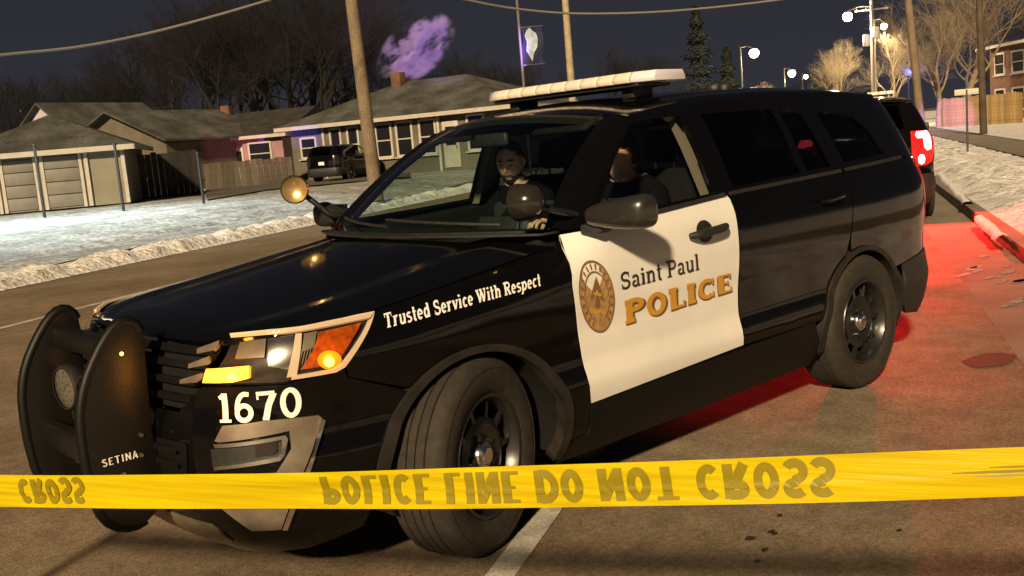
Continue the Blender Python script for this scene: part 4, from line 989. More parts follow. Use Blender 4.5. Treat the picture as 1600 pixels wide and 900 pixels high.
for b0,b1,x0,x1 in ((.44,.50,0,.16),(.52,.57,.03,.15),(.36,.40,.05,.13)):
    mb=MB();n=12;V=[]
    for i in range(n+1):
        t=i/n;w=math.sin(math.pi*min(1,max(.05,t)))**.5
        V+=[tapef(dd+x0+(x1-x0)*t,(b0+b1)/2-(b1-b0)/2*w,.0012),tapef(dd+x0+(x1-x0)*t,(b0+b1)/2+(b1-b0)/2*w,.0012)]
    mb.add(V,[(2*i,2*i+1,2*i+3,2*i+2) for i in range(n)]);mb.build('printed_mark',INK,tape,recalc=False)
for d,lab in ((D0,'added black post out of frame holding the left end of the yellow tape'),(D1,'added black post out of frame holding the right end of the yellow tape')):  # posts added out of frame to give the tape ends support
    p=tapef(d,.5);r=empty('tape_post',(p.x,p.y,0));tag(r,lab,'post','added posts holding the tape')
    mb=MB();mb.lathe([(0,0),(.19,0),(.19,.02),(.15,.05),(.04,.07),(0,.07)],28);mb.build('base',PLAST,r,smooth=.6)
    mb=MB();mb.tube([(0,0,.05),(0,0,p.z+.10)],.022,14);mb.build('pole',PLAST,r,smooth=.8)
# ---------- other vehicles ----------
suv2=copy_tree(suv);suv2.location=un(14.5,2.22,DZ);suv2.rotation_euler=(0,0,math.atan2(UD[1],UD[0])+math.radians(3))
tag(suv2,'dark police SUV with glowing red tail lamps parked by the kerb behind the first','police car','police vehicles in the street')
def relit(o):
    for ch in o.children:
        nm=ch.name.split('.')[0]
        if nm in ('tail_lamp','tail_led'):
            ch.material_slots[0].link='OBJECT';ch.material_slots[0].material=REDGLOW if nm=='tail_lamp' else REDLED
        relit(ch)
relit(suv2)
def tint_spot(name,loc,target,col,energy,deg,par):
    l=bpy.data.lights.new(name,'SPOT');l.energy=energy;l.color=col;l.spot_size=math.radians(deg);l.spot_blend=.6;l.shadow_soft_size=.06
    o=bpy.data.objects.new(name,l);COL.objects.link(o);o.location=loc;o.rotation_euler=(Vector(target)-Vector(loc)).to_track_quat('-Z','Y').to_euler();return o
_lb=Vector(suv2.location)+Matrix.Rotation(suv2.rotation_euler.z,3,'Z')@Vector((-1.67,0,2.02))  # added narrow spots start here to tint the steam, pink house and fence
tint_spot('tint_spot_violet',_lb,at(645,68,64),(.55,.25,1.),210000,6.5,None)
tint_spot('tint_spot_blue',_lb,at(436,222,61),(.10,.12,1.),80000,2.6,None)
tint_spot('tint_spot_lilac',_lb,at(1492,185,63),(.55,.22,1.),200000,3.4,None)
tint_spot('tint_spot_red',_lb,at(365,222,62),(1.,.30,.42),30000,5.5,None)
for sy_ in (.72,-.72):      # the tail lamps' own red light
    l=bpy.data.lights.new('tail_light','SPOT');l.spot_size=math.radians(165);l.spot_blend=.5;l.energy=850;l.color=(1,.02,.015);l.shadow_soft_size=.08;lo=bpy.data.objects.new('tail_light',l);COL.objects.link(lo)
    lo.location=Vector(suv2.location)+Matrix.Rotation(suv2.rotation_euler.z,3,'Z')@Vector((-4.16,sy_,1.0));lo.rotation_euler=(Matrix.Rotation(suv2.rotation_euler.z,3,'Z')@Vector((-1,0,-.35))).to_track_quat('-Z','Y').to_euler()
# a plain dark SUV in the far drive
DPAINT=mat('dark_car_paint',(.012,.011,.014),rough=.25,coat=.5)
psuv=empty('parked_suv');skip=('light_bar','push_bumper','spotlight','letter','antenna','laptop','partition')
for ch in list(suv.children):
    if ch.name.split('.')[0] in skip: continue
    c=copy_tree(ch,psuv)
    nm=c.name.split('.')[0]
    if nm in ('front_door','front_bumper'):
        for k in list(c.children):
            if k.name.split('.')[0] in ('letter','badge','badge_ring','badge_mark','badge_figure','digit'): bpy.data.objects.remove(k)
        if nm=='front_door': c.material_slots[0].link='OBJECT';c.material_slots[0].material=PAINT; del c['label']
_p=at(536,272,49);psuv.location=(float(_p[0])-2.0,float(_p[1])-1.5,.42);psuv.rotation_euler=(0,0,math.radians(-150))
relit_dark=[c for c in psuv.children if c.name.startswith('tail_lamp')]
for c in relit_dark:
    for q in [c]+list(c.children): q.material_slots[0].link='OBJECT';q.material_slots[0].material=DPAINT
tag(psuv,'dark SUV parked in the far driveway beside the utility pole','car')
def far_pad(name,P,z,m): 
    mb=MB();mb.add([(*gnd(x,y,z)[:2],z) for x,y in P],[tuple(range(len(P)))]);o=mb.build(name,m,recalc=False)
    if o.data.polygons[0].normal.z<0: o.data.flip_normals()
    return tag(o,kind='structure')
far_pad('driveway',[(322,312),(420,296),(560,283),(640,276),(640,262),(560,266),(440,276),(322,292)],.452,DIRT)

# ---------- houses ----------
CREAM=surface_mat('cream_wall',[((.20,.19,.15),(.26,.245,.195)),((.85,.85,.85),(1,1,1))],[.8,30],bumps=((50,.1,.01),));TANW=surface_mat('tan_wall',[((.11,.095,.075),(.155,.135,.105)),((.8,.8,.8),(1,1,1))],[.8,30],bumps=((50,.1,.01),))
PINKW=surface_mat('pink_wall',[((.28,.16,.18),(.35,.21,.23)),((.8,.8,.8),(1,1,1))],[.8,30],bumps=((50,.1,.01),));LILW=surface_mat('lilac_siding',[((.42,.38,.46),(.5,.46,.54)),((.85,.85,.85),(1,1,1))],[.8,30],bumps=((50,.1,.01),))
BRICKW=surface_mat('brick_wall',[((.13,.065,.045),(.21,.11,.07)),((.7,.7,.7),(1,1,1))],[2,40],bumps=((50,.2,.01),))
SHING=surface_mat('shingles',[((.03,.028,.026),(.06,.056,.05)),((.6,.6,.6),(1,1,1))],[1.5,20],bumps=((40,.3,.02),));SHSNOW=surface_mat('snowy_shingles',[((.05,.05,.043),(.125,.13,.118)),((.6,.6,.6),(1,1,1))],[.7,9],bumps=((40,.3,.02),))
WHITEF=mat('white_trim',(.40,.37,.32),rough=.6,nscale=3,namt=.1);PANE=mat('night_pane',(.012,.012,.015),rough=.12,spec=.6);GDOOR=mat('garage_door',(.15,.145,.125),rough=.6,nscale=2,namt=.12)
def house(name,label,A,B,depth,wall_h,rise,roof,wallm,roofm,openings=(),zg=.3,over=.45,cat='house',group='houses across the street',chim=None):
    A=Vector((A[0],A[1],zg));B=Vector((B[0],B[1],zg));x=(B-A);L=x.length;x.normalize();back=Vector((-x.y,x.x,0))
    if back.dot(A-Vector(CAM))<0: back=-back
    root=empty(name,A);root.rotation_euler=(0,0,math.atan2(x.y,x.x));sgn=1 if back.dot(Vector((-x.y,x.x,0)))>0 else -1
    tag(root,label,cat,group)
    D=depth*sgn
    mb=MB();mb.box((L/2,D/2,wall_h/2),(L,depth,wall_h))
    if roof=='gable':
        for yy in (0,D): mb.add([(0,yy,wall_h),(L,yy,wall_h),(L/2,yy,wall_h+rise)],[(0,1,2)])
    mb.build('wall',wallm,root,recalc=False)
    o=over;e=wall_h+.02;r=MB()
    a,b,c,d=(-o,-o*sgn,e),(L+o,-o*sgn,e),(L+o,D+o*sgn,e),(-o,D+o*sgn,e)
    if roof=='hip':
        k=min(L,depth)/2+o
        if L>=depth: p,q=(k-o,D/2,e+rise),(L-k+o,D/2,e+rise);fs=[(0,1,5,4),(1,2,5),(2,3,4,5),(3,0,4)]
        else: p,q=(L/2,(k-o)*sgn,e+rise),(L/2,D-(k-o)*sgn,e+rise);fs=[(0,1,4),(1,2,5,4),(2,3,5),(3,0,4,5)]
        r.add([a,b,c,d,p,q],fs+[(3,2,1,0)])
    elif roof=='gable':       # ridge runs away from the front
        p,q=(L/2,-o*sgn,e+rise+.12),(L/2,D+o*sgn,e+rise+.12);r.add([a,b,c,d,p,q],[(1,2,5,4),(3,0,4,5),(0,1,4),(2,3,5)])
        r=MB();t=.12
        for s0,s1 in (((-o,e-.12),(L/2,e+rise+.12)),((L+o,e-.12),(L/2,e+rise+.12))):
            V=[(s0[0],-o*sgn,s0[1]),(s1[0],-o*sgn,s1[1]),(s1[0],D+o*sgn,s1[1]),(s0[0],D+o*sgn,s0[1])];V+=[(vx,vy,vz-t) for vx,vy,vz in V]
            r.add(V,[(0,1,2,3),(7,6,5,4),(0,4,5,1),(1,5,6,2),(2,6,7,3),(3,7,4,0)])
    else:                     # ridge parallel to the front
        p,q=(-o,D/2,e+rise),(L+o,D/2,e+rise);r.add([a,b,c,d,p,q],[(0,1,5,4),(2,3,4,5),(1,2,5),(3,0,4),(3,2,1,0)])
    rf=r.build('roof',roofm,root)
    m2=MB();m2.box((L/2,-(o+.013)*sgn,e-.09),(L+2*o,.022,.20));
    if roof!='gable': m2.build('fascia',WHITEF,rf)
    for s in (-1,1):
        if roof!='gable':
            m2=MB();m2.box(((L+o+.013) if s>0 else (-o-.013),D/2,e-.09),(.022,depth+2*o,.20));m2.build('fascia',WHITEF,rf)
    if chim:
        m2=MB();m2.box((L*chim,D*.45,e+rise*.9),(.6,.6,1.4));m2.build('chimney',BRICKW,rf,bevel=.02)
    for op in openings:
        kind,f0,f1,z0,z1=op[:5];x0,x1=L*f0,L*f1;w=x1-x0;h=z1-z0;cx=(x0+x1)/2;cz=(z0+z1)/2;y=-.03*sgn
        if kind=='window':
            f=MB()
            for (px_,pz_,sw,sh) in ((x0,cz,.12,h+.12),(x1,cz,.12,h+.12)): f.box((px_,y,pz_),(sw,.08,sh))
            f.box((cx,y,z1+.03),(w-.12,.08,.12));f.box((cx,y,z0-.03),(w-.12,.08,.12));f.box((cx,y,cz),(w-.12,.06,.06))
            fo=f.build('window',WHITEF,root)
            g=MB();g.box((cx,-.012*sgn,cz),(w,.02,h));g.build('pane',PANE,fo)
            g=MB();g.box((cx,-.09*sgn,z0-.11),(w+.3,.14,.06));g.build('sill',WHITEF,fo)
        elif kind=='garage':
            f=MB();n=4
            f.box((cx,-.012*sgn,cz),(w,.02,h));fo=f.build('garage_door',DARK,root)
            for i in range(n):
                g=MB();g.box((cx,-.035*sgn,z0+h*(i+.5)/n),(w-.04,.03,h/n-.03));g.build('panel',GDOOR,fo,bevel=.006)
            for px_ in (x0-.06,x1+.06): g=MB();g.box((px_,-.04*sgn,cz),(.12,.08,h+.1));g.build('door_frame',WHITEF,fo)
        elif kind=='door':
            f=MB();f.box((cx,y,cz),(w,.06,h));fo=f.build('door',WHITEF,root,bevel=.01);g=MB();g.box((cx+w*.35,-.09*sgn,z0+1.0),(.05,.05,.12));g.build('handle',CHROME,fo)
            g=MB();g.box((cx,-.065*sgn,z0+h*.68),(w*.6,.02,h*.4));g.build('pane',PANE,fo)
        elif kind=='post':
            f=MB();f.box((cx,-.06*sgn,wall_h/2),(.14,.10,wall_h-.02));f.build('wall_post',WHITEF,root)
    return root
G_=lambda x,y,d: at(x,y,d)
house('garage','long cream garage with pale snowy hip roof at the left edge','_' and G_(-60,326,38.5),G_(205,321,40),7.,2.25,1.55,'hip',CREAM,SHSNOW,[('garage',.02,.22,.05,2.0),('garage',.27,.45,.05,2.0),('garage',.51,.72,.05,2.05),('post',.76,.77,0,2),('post',.985,.995,0,2)],zg=.46,cat='garage')
house('house','house with white lilac gable peeking over the garage roof',G_(48,300,66),G_(122,296,64),8.,4.35,1.75,'gable',LILW,SHSNOW,[('window',.4,.6,2.6,3.8)],zg=.3)
house('house','low house with dark gable roof right of the lilac gable',G_(120,300,62),G_(268,290,58),8.,3.1,1.75,'gable',TANW,SHSNOW,[('window',.2,.4,.9,2.1),('window',.6,.8,.9,2.1)],zg=.35,over=.6)
house('house','long pink house with dark roof behind the wooden fence',G_(262,278,64),G_(446,262,62),9.,2.75,1.7,'side',PINKW,SHING,[('window',.42,.56,1.0,2.2),('window',.72,.90,1.0,2.3),('door',.60,.67,.1,2.15)],zg=.5,chim=.3)
hd=house('house','tan house with hip roof and many white framed windows behind the parked SUV',G_(462,282,55),G_(800,258,49),9.,2.95,2.05,'hip',TANW,SHSNOW,
  [('window',.05,.125,1.3,2.3),('window',.20,.25,.9,2.65),('window',.285,.335,.9,2.65),('window',.42,.49,1.0,2.65),('window',.515,.585,1.0,2.65),('window',.62,.69,1.0,2.65),('door',.72,.79,.2,2.5),('window',.83,.9,1.0,2.65),('post',.165,.17,0,2),('post',.37,.38,0,2),('post',.70,.71,0,2)],zg=.35,over=.6,chim=.35)
house('house','two storey brick building with white eaves at the right edge',G_(1548,178,74),G_(1720,160,60),10.,5.2,.9,'hip',BRICKW,SHING,[('window',.06,.16,3.2,4.6),('window',.24,.36,3.2,4.6),('window',.45,.57,3.2,4.6),('window',.06,.16,.7,2.1),('window',.24,.36,.7,2.1),('window',.45,.57,.7,2.1)],zg=.2,over=.7,group='houses along the right side')

# ---------- fences ----------
def plank_mats(pref,c1,c2,n=4): return [mat('%s_%d'%(pref,i),tuple(a+(b-a)*i/(n-1) for a,b in zip(c1,c2)),rough=.85,nscale=6,namt=.3) for i in range(n)]
def plank_fence(label,P,h,zg,cols,pw=.14,group=None,rails=True):
    P=[Vector((p[0],p[1],0)) for p in P];root=empty('wooden_fence',(P[0].x,P[0].y,zg));tag(root,label,'fence',group);O=P[0]
    for a,b in zip(P[:-1],P[1:]):
        d=b-a;L=d.length;d.normalize();n=int(L/pw);R=Matrix((d,Vector((-d.y,d.x,0)),Vector((0,0,1)))).transposed()
        me=[]
        for k in range(3):
            mb=MB();hh=h*(1+.02*(k-1));mb.box((0,0,hh/2),(pw-.015,.02,hh),R);me.append(mb)
        for k in range(3):
            pass
        for i in range(n):
            k=random.randrange(3);c=a+d*(pw*(i+.5))-O
            key=('plank',id(root),k,round(d.x,3))
            if key not in _pk:
                o=me[k].build('plank',random.choice(cols),root);_pk[key]=o.data
            else:
                o=bpy.data.objects.new('plank',_pk[key]);COL.objects.link(o);o.parent=root
            o.location=c;o.rotation_euler=(0,0,random.uniform(-.03,.03))
            o.material_slots[0].link='OBJECT';o.material_slots[0].material=random.choice(cols)
        for z in (.3*h,.8*h):
            mb=MB();nn=Vector((-d.y,d.x,0));s=1 if nn.dot(a-Vector(CAM))>0 else -1
            mb.bar(a-O+nn*s*.04+Vector((0,0,z)),b-O+nn*s*.04+Vector((0,0,z)),.04,.09);mb.build('rail',cols[0],root)
    return root
_pk={}
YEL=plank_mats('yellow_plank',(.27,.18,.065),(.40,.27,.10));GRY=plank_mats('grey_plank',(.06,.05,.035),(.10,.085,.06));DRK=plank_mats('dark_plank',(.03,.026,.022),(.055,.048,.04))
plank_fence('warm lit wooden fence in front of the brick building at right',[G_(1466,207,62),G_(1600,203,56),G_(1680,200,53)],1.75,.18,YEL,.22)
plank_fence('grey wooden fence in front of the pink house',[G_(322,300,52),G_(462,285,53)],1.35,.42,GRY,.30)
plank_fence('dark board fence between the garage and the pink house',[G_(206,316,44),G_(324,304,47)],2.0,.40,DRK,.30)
# chain link posts along the lawn
for px,py,top,dp,lab in ((68,326,228,33,'leftmost thin steel fence post in front of the garage'),(192,320,226,33,'thin steel fence post at the right end of the garage'),(318,314,240,33,'thin steel fence post in front of the dark board fence')):
    b=at(px,py,dp);t=at(px-3,top,dp);mb=MB();mb.tube([(b[0],b[1],.3),(b[0],b[1],float(t[2]))],.05,8);mb.lathe([(0.07,0),(.07,.05),(0,.09)],10,Matrix.Translation((b[0],b[1],float(t[2]))));o=mb.build('fence_post',mat('galvanised',(.022,.022,.02),rough=.5,metal=.3),smooth=.8);tag(o,lab,'post','steel posts along the far lawn')

# ---------- poles, wires, lamps ----------
WOOD=surface_mat('pole_wood',[((.17,.125,.08),(.27,.20,.135)),((.55,.55,.55),(1,1,1))],[1.2,25],rough=.9,bumps=((30,.5,.02),));WOODD=surface_mat('pole_wood_dark',[((.07,.05,.035),(.12,.09,.06)),((.55,.55,.55),(1,1,1))],[1.2,25],rough=.9,bumps=((30,.5,.02),))
def pole(label,pb,pt,dp,r,h,m,arm=True,zg=.2):
    b=at(*pb,dp);t=at(*pt,dp);d=Vector(t)-Vector(b);d/=d.z;base=Vector(b)+d*(zg-b[2]);root=empty('utility_pole',base);tag(root,label,'utility pole','utility poles along the street')
    mb=MB();pts=[d*(h*i/6) for i in range(7)];mb.tube(pts,[r*(1-.25*i/6) for i in range(7)],14);mb.build('pole',m,root,smooth=1.)
    if arm:
        c=d*(h*.93);ax=Vector(ND);mb=MB();mb.bar(c-ax*1.2,c+ax*1.2,.10,.12);ca=mb.build('crossarm',m,root)
        for s in (-1.05,-.4,.4,1.05):
            mb=MB();mb.lathe([(.03,0),(.05,.05),(.035,.08),(.05,.12),(.0,.16)],10,Matrix.Translation(c+ax*s+Vector((0,0,.06))));mb.build('insulator',PLAST,ca,smooth=.8)
    return root,base,d
lp=pole('leaning brown utility pole rising in front of the tan house',(579,235),(549,0),28.8,.20,11.,WOOD)
pole('pale utility pole rising behind the first police car roof light bar',(892,122),(883,0),48,.19,12.,mat('pale_pole',(.34,.27,.18),rough=.85,nscale=3,namt=.2))
pole('tall brown utility pole right of the red tail lamp',(1436,165),(1419,0),44,.18,12.5,WOOD)
pole('dark utility pole in front of the brick building',(1535,150),(1530,0),42,.15,12.,WOODD)
pc=pole('far utility pole carrying a transformer and street lamp arms',(1364,110),(1362,20),76,.16,9.6,mat('far_pole',(.13,.11,.085),rough=.85),arm=True)
mb=MB();p=Vector((0,0,6.2))
for dx,dz in ((-.34,0),(.34,.5)):
    mb=MB();mb.lathe([(0,0),(.24,0),(.26,.05),(.26,.75),(.2,.82),(0,.84)],16,Matrix.Translation(p+Vector(ND)*dx+Vector((0,0,dz))));mb.build('transformer',mat('transformer_grey',(.42,.42,.40),rough=.5),pc[0],smooth=.7)
def wire(label,pts,dps,r,m=None):
    P=[at(x,y,d) for (x,y),d in zip(pts,dps)];mb=MB();mb.tube([tuple(p) for p in P],r,6);o=mb.build('overhead_wire',m or mat('cable',(.20,.19,.18),rough=.5),smooth=3.2);return tag(o,label,'wire','overhead cables')
def cr(P,n=8):
    out=[]
    for i in range(len(P)-1):
        p0=P[max(i-1,0)];p1=P[i];p2=P[i+1];p3=P[min(i+2,len(P)-1)]
        for k in range(n):
            t=k/n;out.append(tuple(.5*((2*b)+(c-a)*t+(2*a-5*b+4*c-d)*t*t+(3*b-a-3*c+d)*t**3) for a,b,c,d in zip(p0,p1,p2,p3)))
    out.append(P[-1]);return out
w1=cr([(-120,100),(0,86),(130,72),(260,45),(420,0),(520,-34)]);wire('sagging cable crossing the dark sky at upper left',w1,np.linspace(20,26,len(w1)),.030)
w2=cr([(640,-22),(725,-1),(800,13),(890,21),(1000,20),(1100,13),(1215,0),(1330,-18)]);wire('sagging cable above the roof light bar',w2,np.linspace(26,34,len(w2)),.038)
LAMPG=mat('lamp_glow',(1,.9,.7),emit=(1,.82,.55),estr=14.)
def street_lamp(label,px,py,dp,power,r=.16,pole_px=None,col=(1,.78,.5),mm=None,down=0):
    h=Vector(at(px,py,dp));pb=Vector(at(*(pole_px or (px+20,py+30)),dp));root=empty('street_lamp',(pb.x,pb.y,.15));tag(root,label,'street lamp','street lamps down the road')
    M_=mm or mat('lamp_post_grey',(.10,.09,.075),rough=.6)
    o=Vector((pb.x,pb.y,.15));mb=MB();mb.tube([(0,0,0),(0,0,h.z*.6),(0,0,h.z+.25)],[.11,.09,.07],10);mb.build('post',M_,root,smooth=1.)
    a=Vector((0,0,h.z+.15));e=h-o+Vector((0,0,.12));mb=MB();mb.tube([a,a.lerp(e,.5)+Vector((0,0,.18)),e],.04,8);mb.build('arm',M_,root,smooth=1.)
    mb=MB();mb.lathe([(0,.14),(r*.5,.12),(r*.65,.05),(r*.65,0)],16,Matrix.Translation(h-o));hd_=mb.build('lamp_head',M_,root,smooth=1.)
    mb=MB();mb.lathe([(r*.55,.02),(r*.9,-r*.35),(r,-r*.75),(r*.85,-r*1.25),(r*.45,-r*1.62),(0,-r*1.72)],18,Matrix.Translation(h-o));mb.build('glow_globe',LAMPG,hd_,smooth=3.)  # globe oversized to put the lamp's bloom into its shape
    l=bpy.data.lights.new('street_light','SPOT' if down else 'POINT');l.energy=power
    if down: l.spot_size=math.radians(down);l.spot_blend=.35
    l.color=col;l.shadow_soft_size=.2;lo=bpy.data.objects.new('street_light',l);COL.objects.link(lo);lo.location=h-Vector((0,0,r*2+.3));return root
street_lamp('bright street lamp at upper right on its long arm',1324,20,76,6000,.36,(1362,40))
street_lamp('smaller lit street lamp just right of the brightest one',1381,37,80,1400,.26,(1366,60))
street_lamp('bright street lamp above the dark spruce trees',1178,77,112,3000,.55,(1158,100))
street_lamp('far street lamp low over the road beyond the police car roof',1237,110,165,3000,.62,(1226,130))
street_lamp('farthest tiny street lamp beyond the police car roof',1259,117,230,2000,.5,(1254,135))
street_lamp('assumed cool white street lamp out of frame beside the long garage',-130,-60,27,6500,.2,(-160,-30),col=(.80,.97,1.),down=130)  # assumed unseen lamp, added to throw cool light over the left snow
# banner on a thin pole
b=at(818,128,41);t=at(815,0,41);root=empty('banner_pole',(b[0],b[1],.15));tag(root,'thin lamp pole carrying a dark blue banner left of the pale utility pole','banner pole')
mb=MB();mb.tube([(0,0,0),(0,0,8.)],.055,10);mb.build('pole',mat('thin_pole',(.12,.11,.10),rough=.5),root,smooth=1.)
R3=Vector(CR[0]);R3.z=0;R3.normalize();bz_=float(at(838,48,41)[2])
for z in (bz_,bz_-1.5):
    mb=MB();mb.bar((0,0,z),R3*.95+Vector((0,0,z)),.03,.03);mb.build('banner_arm',CHROME,root)
mb=MB();n=10;V=[]
for i in range(n+1):
    for j in range(n+1): q=R3*(.08+.82*i/n);V.append((q.x-.03*math.sin(j*.6)*R3.y,q.y+.05*math.sin(i*.5+j*.7),bz_-.02-1.46*j/n))
mb.add(V,[(i*(n+1)+j,i*(n+1)+j+1,(i+1)*(n+1)+j+1,(i+1)*(n+1)+j) for i in range(n) for j in range(n)]);bn=mb.build('banner',mat('banner_blue',(.006,.010,.04),rough=.8),root,smooth=3.2,recalc=False)
_bf=Vector((CAM[0]-b[0],CAM[1]-b[1],0)).normalized()
mb=MB();sh=[(.30,-.12),(.42,-.05),(.52,-.18),(.66,-.28),(.72,-.55),(.66,-.85),(.52,-1.05),(.44,-1.38),(.32,-1.15),(.22,-.95),(.26,-.6),(.20,-.35)]
mb.add([tuple(R3*x+Vector((0,0,bz_+z))+_bf*.09) for x,z in sh],[tuple(range(len(sh)))]);mb.build('banner_emblem',mat('banner_white',(.36,.44,.55),rough=.8,nscale=4,namt=.35),bn,recalc=False)
# sign on the right bank
b=at(1512,240,28);root=empty('street_sign',(b[0],b[1],.2));tag(root,'small pale sign on a thin post standing in the snow bank','sign')
mb=MB();mb.tube([(0,0,-.1),(0,0,1.72)],.03,8);mb.build('post',mat('sign_post',(.04,.045,.035),rough=.6),root)
mb=MB();mb.box((0,0,1.66),(.03,.62,.16),Matrix.Rotation(math.radians(35),3,'Z'));mb.build('sign_plate',mat('sign_face',(.5,.46,.36),rough=.6),root,bevel=.006)
# curb barrier bars lying along the kerb behind the second car
for P,lab in (([(1468,272),(1512,318)],'long pale plank of ice and snow on the kerb behind the red-lit SUV'),([(1530,340),(1568,374)],'short pale chunk of ice on the kerb in the red light')):
    a=gnd(*P[0],.16);b2=gnd(*P[1],.16);mb=MB();n=14;V=[]
    for i in range(n+1):
        p=Vector(a).lerp(Vector(b2),i/n);w=.07*(.7+.5*random.random())
        for k in range(7):
            q=math.pi*k/6;V.append((p.x+ND[0]*w*math.cos(q),p.y+ND[1]*w*math.cos(q),.13+.07*math.sin(q)*(.8+.4*random.random())))
    mb.add(V,[(7*i+k,7*i+k+1,7*i+8+k,7*i+7+k) for i in range(n) for k in range(6)]);o=mb.build('snow_chunk',mat('clean_snow',(.78,.78,.78),rough=.7,bump=.4,bscale=30),smooth=3.2,recalc=False);o.data.flip_normals();tag(o,lab,'snow chunk','snow chunks on the kerb')

# ---------- trees ----------
def bare_tree_mesh(seed,h,spread=.62,levels=5,dens=3):
    rnd=random.Random(seed);T=MB();Bm=MB()
    def grow(p,d,L,r,lev):
        n=4;pts=[p];rs=[r];q=p.copy();dd=d.copy()
        for i in range(n):
            dd=(dd+Vector((rnd.gauss(0,.11),rnd.gauss(0,.11),rnd.gauss(.03,.07)))).normalized();q=q+dd*(L/n);pts.append(q.copy());rs.append(r*(1-.5*(i+1)/n))
        (T if lev==0 else Bm).tube(pts,rs,8 if lev==0 else (5 if lev<3 else 3),cap=False)
        if lev>=levels: return
        k=dens+(1 if lev>1 else 0)+(2 if lev==0 else 0)
        for i in range(k):
            t=.35+.65*(i+rnd.random())/k if lev else .42+.58*(i+rnd.random())/k
            j=min(int(t*n),n-1);b=pts[j].lerp(pts[j+1],t*n-j);a=rnd.random()*6.283;o=dd.orthogonal().normalized();o.rotate(Matrix.Rotation(a,3,dd))
            nd=(dd*(1-spread*.6)+o*spread*(.7+.5*rnd.random())+Vector((0,0,.18))).normalized()
            grow(b,nd,L*(.55+.25*rnd.random()),max(rs[j]*.55,.006),lev+1)
        grow(pts[-1],dd,L*.6,rs[-1],lev+1)
    grow(Vector((0,0,0)),Vector((0,0,1)),h*.42,h*.022,0)
    return T,Bm
BARK=mat('bark_unlit',(.0065,.0052,.0055),rough=.95,nscale=6,namt=.3);BARK_LIT=mat('bark_lit',(.24,.185,.11),rough=.9,nscale=6,namt=.3)  # paler bark has lamp light put into its colour, the other is unlit
protos={}
def bare_tree(label,px,depth,seed,h,m,group,zg=.3,levels=5,sc=None):
    key=(seed,levels,m.name)
    b=at(px,240,depth);root=empty('bare_tree',(b[0],b[1],zg),random.random()*6);tag(root,label,'tree',group)
    if key not in protos:
        T,Bm=bare_tree_mesh(seed,10.,levels=levels);t=T.build('trunk',m,root,smooth=3.2,clean=False,recalc=False);c=Bm.build('crown',m,root,smooth=3.2,clean=False,recalc=False);protos[key]=(t.data,c.data)
    else:
        for nm,d in zip(('trunk','crown'),protos[key]): o=bpy.data.objects.new(nm,d);COL.objects.link(o);o.parent=root
    k=h/10.*(1.25 if False else 1.);root.scale=(k*1.15,k*1.15,k);return root
LT=[(20,88,1,13,'leftmost bare tree behind the lilac gable'),(150,92,2,12,'bare tree behind the low dark gable house'),(245,90,3,13,'bare tree above the gap left of the pink house'),(335,86,1,15,'tall bare tree behind the pink house roof'),(400,92,4,16,'tall bare tree behind the right end of the pink house'),(455,88,2,17,'bare tree behind the left end of the tan house'),(515,84,3,18,'tallest bare tree left of the leaning utility pole'),(610,90,4,12,'bare tree right of the leaning pole behind the tan house'),(725,92,1,12,'bare tree behind the right end of the tan house roof'),(790,95,2,11,'bare tree behind the blue banner'),(850,100,3,11,'bare tree between the banner and the pale pole')]
LT+=[(60,80,4,12,'second bare tree from the left edge'),(105,96,3,14,'bare tree rising over the lilac gable peak'),(195,84,1,12,'bare tree over the dark gable house roof peak'),(285,96,2,16,'tall thin bare tree over the left end of the pink house'),(370,80,3,14,'bushy bare tree over the middle of the pink house'),(430,96,1,18,'tall bare tree over the blue lit wall'),(485,98,4,17,'tall bare tree behind the left eave of the tan house'),(548,96,1,16,'bare tree hidden behind the leaning utility pole'),(670,98,2,11,'bare tree behind the steam plume')]
for px,dp,sd,h,lab in LT: bare_tree(lab,px,dp,sd,h*(1.02 if 230<px<560 else .85),BARK,'bare trees behind the houses')
for px,dp,sd,h,lab in ((950,110,4,13.5,'low bare tree just right of the pale pole'),(1010,120,2,14,'low bare tree left of the tall spruce'),(1255,150,3,11,'far bare tree between the two far street lamps')): bare_tree(lab,px,dp,sd,h*.78,BARK,'bare trees behind the houses')
for px,dp,sd,h,lab in ((1300,84,5,7.2,'lamp lit bare shrub under the bright street lamp'),(1396,82,6,7.6,'lamp lit bare tree right of the transformer pole'),(1190,116,5,5.6,'orange lit bare shrub below the street lamp by the spruces')): bare_tree(lab,px,dp,sd,h,BARK_LIT,'bare trees lit by street lamps',levels=5)
for px,dp,sd,h,lab in ((1468,60,7,8.5,'pale bare tree behind the lilac lit fence'),(1500,66,8,12.,'tall bare tree behind the fence left of the brick building'),(1560,90,3,15,'dark bare tree rising behind the brick building')): bare_tree(lab,px,dp,sd,h*.85,BARK_LIT if dp<80 else BARK,'bare trees behind the right fence',levels=5)
NEEDLE=mat('needles',(.014,.02,.014),rough=.9,nscale=2,namt=.5)
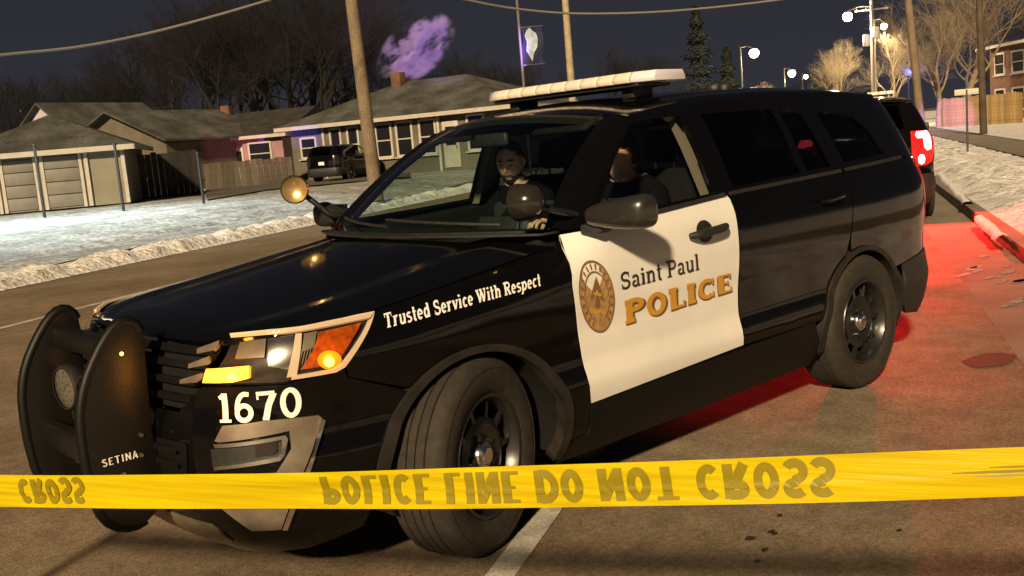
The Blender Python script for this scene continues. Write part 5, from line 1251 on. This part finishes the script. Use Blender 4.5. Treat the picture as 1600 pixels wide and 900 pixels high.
def spruce(label,px,dp,h,seed):
    rnd=random.Random(seed);b=at(px,200,dp);root=empty('spruce_tree',(b[0],b[1],.2));tag(root,label,'tree','spruces beyond the light bar')
    mb=MB();mb.tube([(0,0,0),(0,0,h*.6),(0,0,h*.98)],[.2,.12,.02],8);mb.build('trunk',BARK,root)
    V=[];F=[]
    for i in range(2600):
        t=rnd.random()**.75;z=h*(.08+.92*t);R=(1-t)**.85*h*.26*(.75+.35*math.sin(z*5.2));a=rnd.random()*6.283;rr_=R*(.35+.65*rnd.random()**.5)
        c=Vector((rr_*math.cos(a),rr_*math.sin(a),z-.32*rr_));u=Vector((math.cos(a),math.sin(a),-.5+rnd.gauss(0,.2)))*(.16+.2*rnd.random());w=Vector((-math.sin(a),math.cos(a),rnd.gauss(0,.3)))*.10
        k=len(V);V+=[tuple(c-w),tuple(c+u*.5-w*.8),tuple(c+u),tuple(c+u*.5+w*.8),tuple(c+w)];F.append((k,k+1,k+2,k+3,k+4))
    mb=MB();mb.add(V,F);mb.build('crown',NEEDLE,root,recalc=False,clean=False);return root
spruce('tall dark spruce standing above the police SUV roof',1097,84,11.2,3);spruce('shorter dark spruce right of the tall one',1141,92,8.2,9)
# parked blue beacon on a far vehicle roof line
root=empty('blue_beacon',at(1419,118,62));tag(root,'small glowing blue beacon on a post beside the tall brown pole','beacon')
mb=MB();mb.lathe([(0,0),(.16,0),(.17,.06),(.15,.28),(.09,.38),(0,.40)],18);mb.build('dome',mat('blue_glow',(.05,.06,.5),rough=.3,emit=(.10,.12,1.),estr=1.6),root,smooth=.8)
mb=MB();z=root.location.z;mb.tube([(0,0,.0),(0,0,.15-z)],.05,8);mb.build('post',WOODD,root)
l=bpy.data.lights.new('beacon_light','POINT');l.energy=250;l.color=(.15,.18,1.);lo=bpy.data.objects.new('beacon_light',l);COL.objects.link(lo);lo.location=Vector(root.location)+Vector((.5,.5,.3))
# ---------- steam plume over the tan house ----------
def vol():
    m=bpy.data.materials.new('steam_volume');m.use_nodes=True;nt=m.node_tree;nt.nodes.remove(nt.nodes['Principled BSDF']);o=nt.nodes['Material Output'];v=nt.nodes.new('ShaderNodeVolumePrincipled')
    v.inputs['Color'].default_value=(.82,.70,.96,1);v.inputs['Anisotropy'].default_value=.1  # violet of the light on the steam put into its own colour
    tc=nt.nodes.new('ShaderNodeTexCoord');gr=nt.nodes.new('ShaderNodeTexGradient');gr.gradient_type='SPHERICAL';nt.links.new(tc.outputs['Object'],gr.inputs[0])
    nz=nt.nodes.new('ShaderNodeTexNoise');nz.inputs['Scale'].default_value=1.9;nz.inputs['Detail'].default_value=6;nz.inputs['Roughness'].default_value=.6;nt.links.new(tc.outputs['Object'],nz.inputs['Vector'])
    mr=nt.nodes.new('ShaderNodeMapRange');mr.inputs[1].default_value=.52;mr.inputs[2].default_value=.66;mr.inputs[3].default_value=0;mr.inputs[4].default_value=11.
    mu=nt.nodes.new('ShaderNodeMath');mu.operation='MULTIPLY';nt.links.new(nz.outputs['Fac'],mr.inputs[0]);nt.links.new(mr.outputs[0],mu.inputs[0]);nt.links.new(gr.outputs['Fac'],mu.inputs[1])
    nt.links.new(mu.outputs[0],v.inputs['Density']);nt.links.new(v.outputs[0],o.inputs['Volume']);return m
bm=bmesh.new();bmesh.ops.create_icosphere(bm,subdivisions=3,radius=1.)
me=bpy.data.meshes.new('steam');bm.to_mesh(me);bm.free();o=meshobj('steam_plume',me,None,vol())
ax=(Vector(at(690,45,62))-Vector(at(606,112,62))).normalized();o.location=at(650,76,62);o.rotation_mode='QUATERNION';o.rotation_quaternion=ax.to_track_quat('X','Z');o.scale=(2.9,2.1,1.7)
tag(o,'pale violet plume of steam drifting above the tan house roof','steam',kind='stuff')
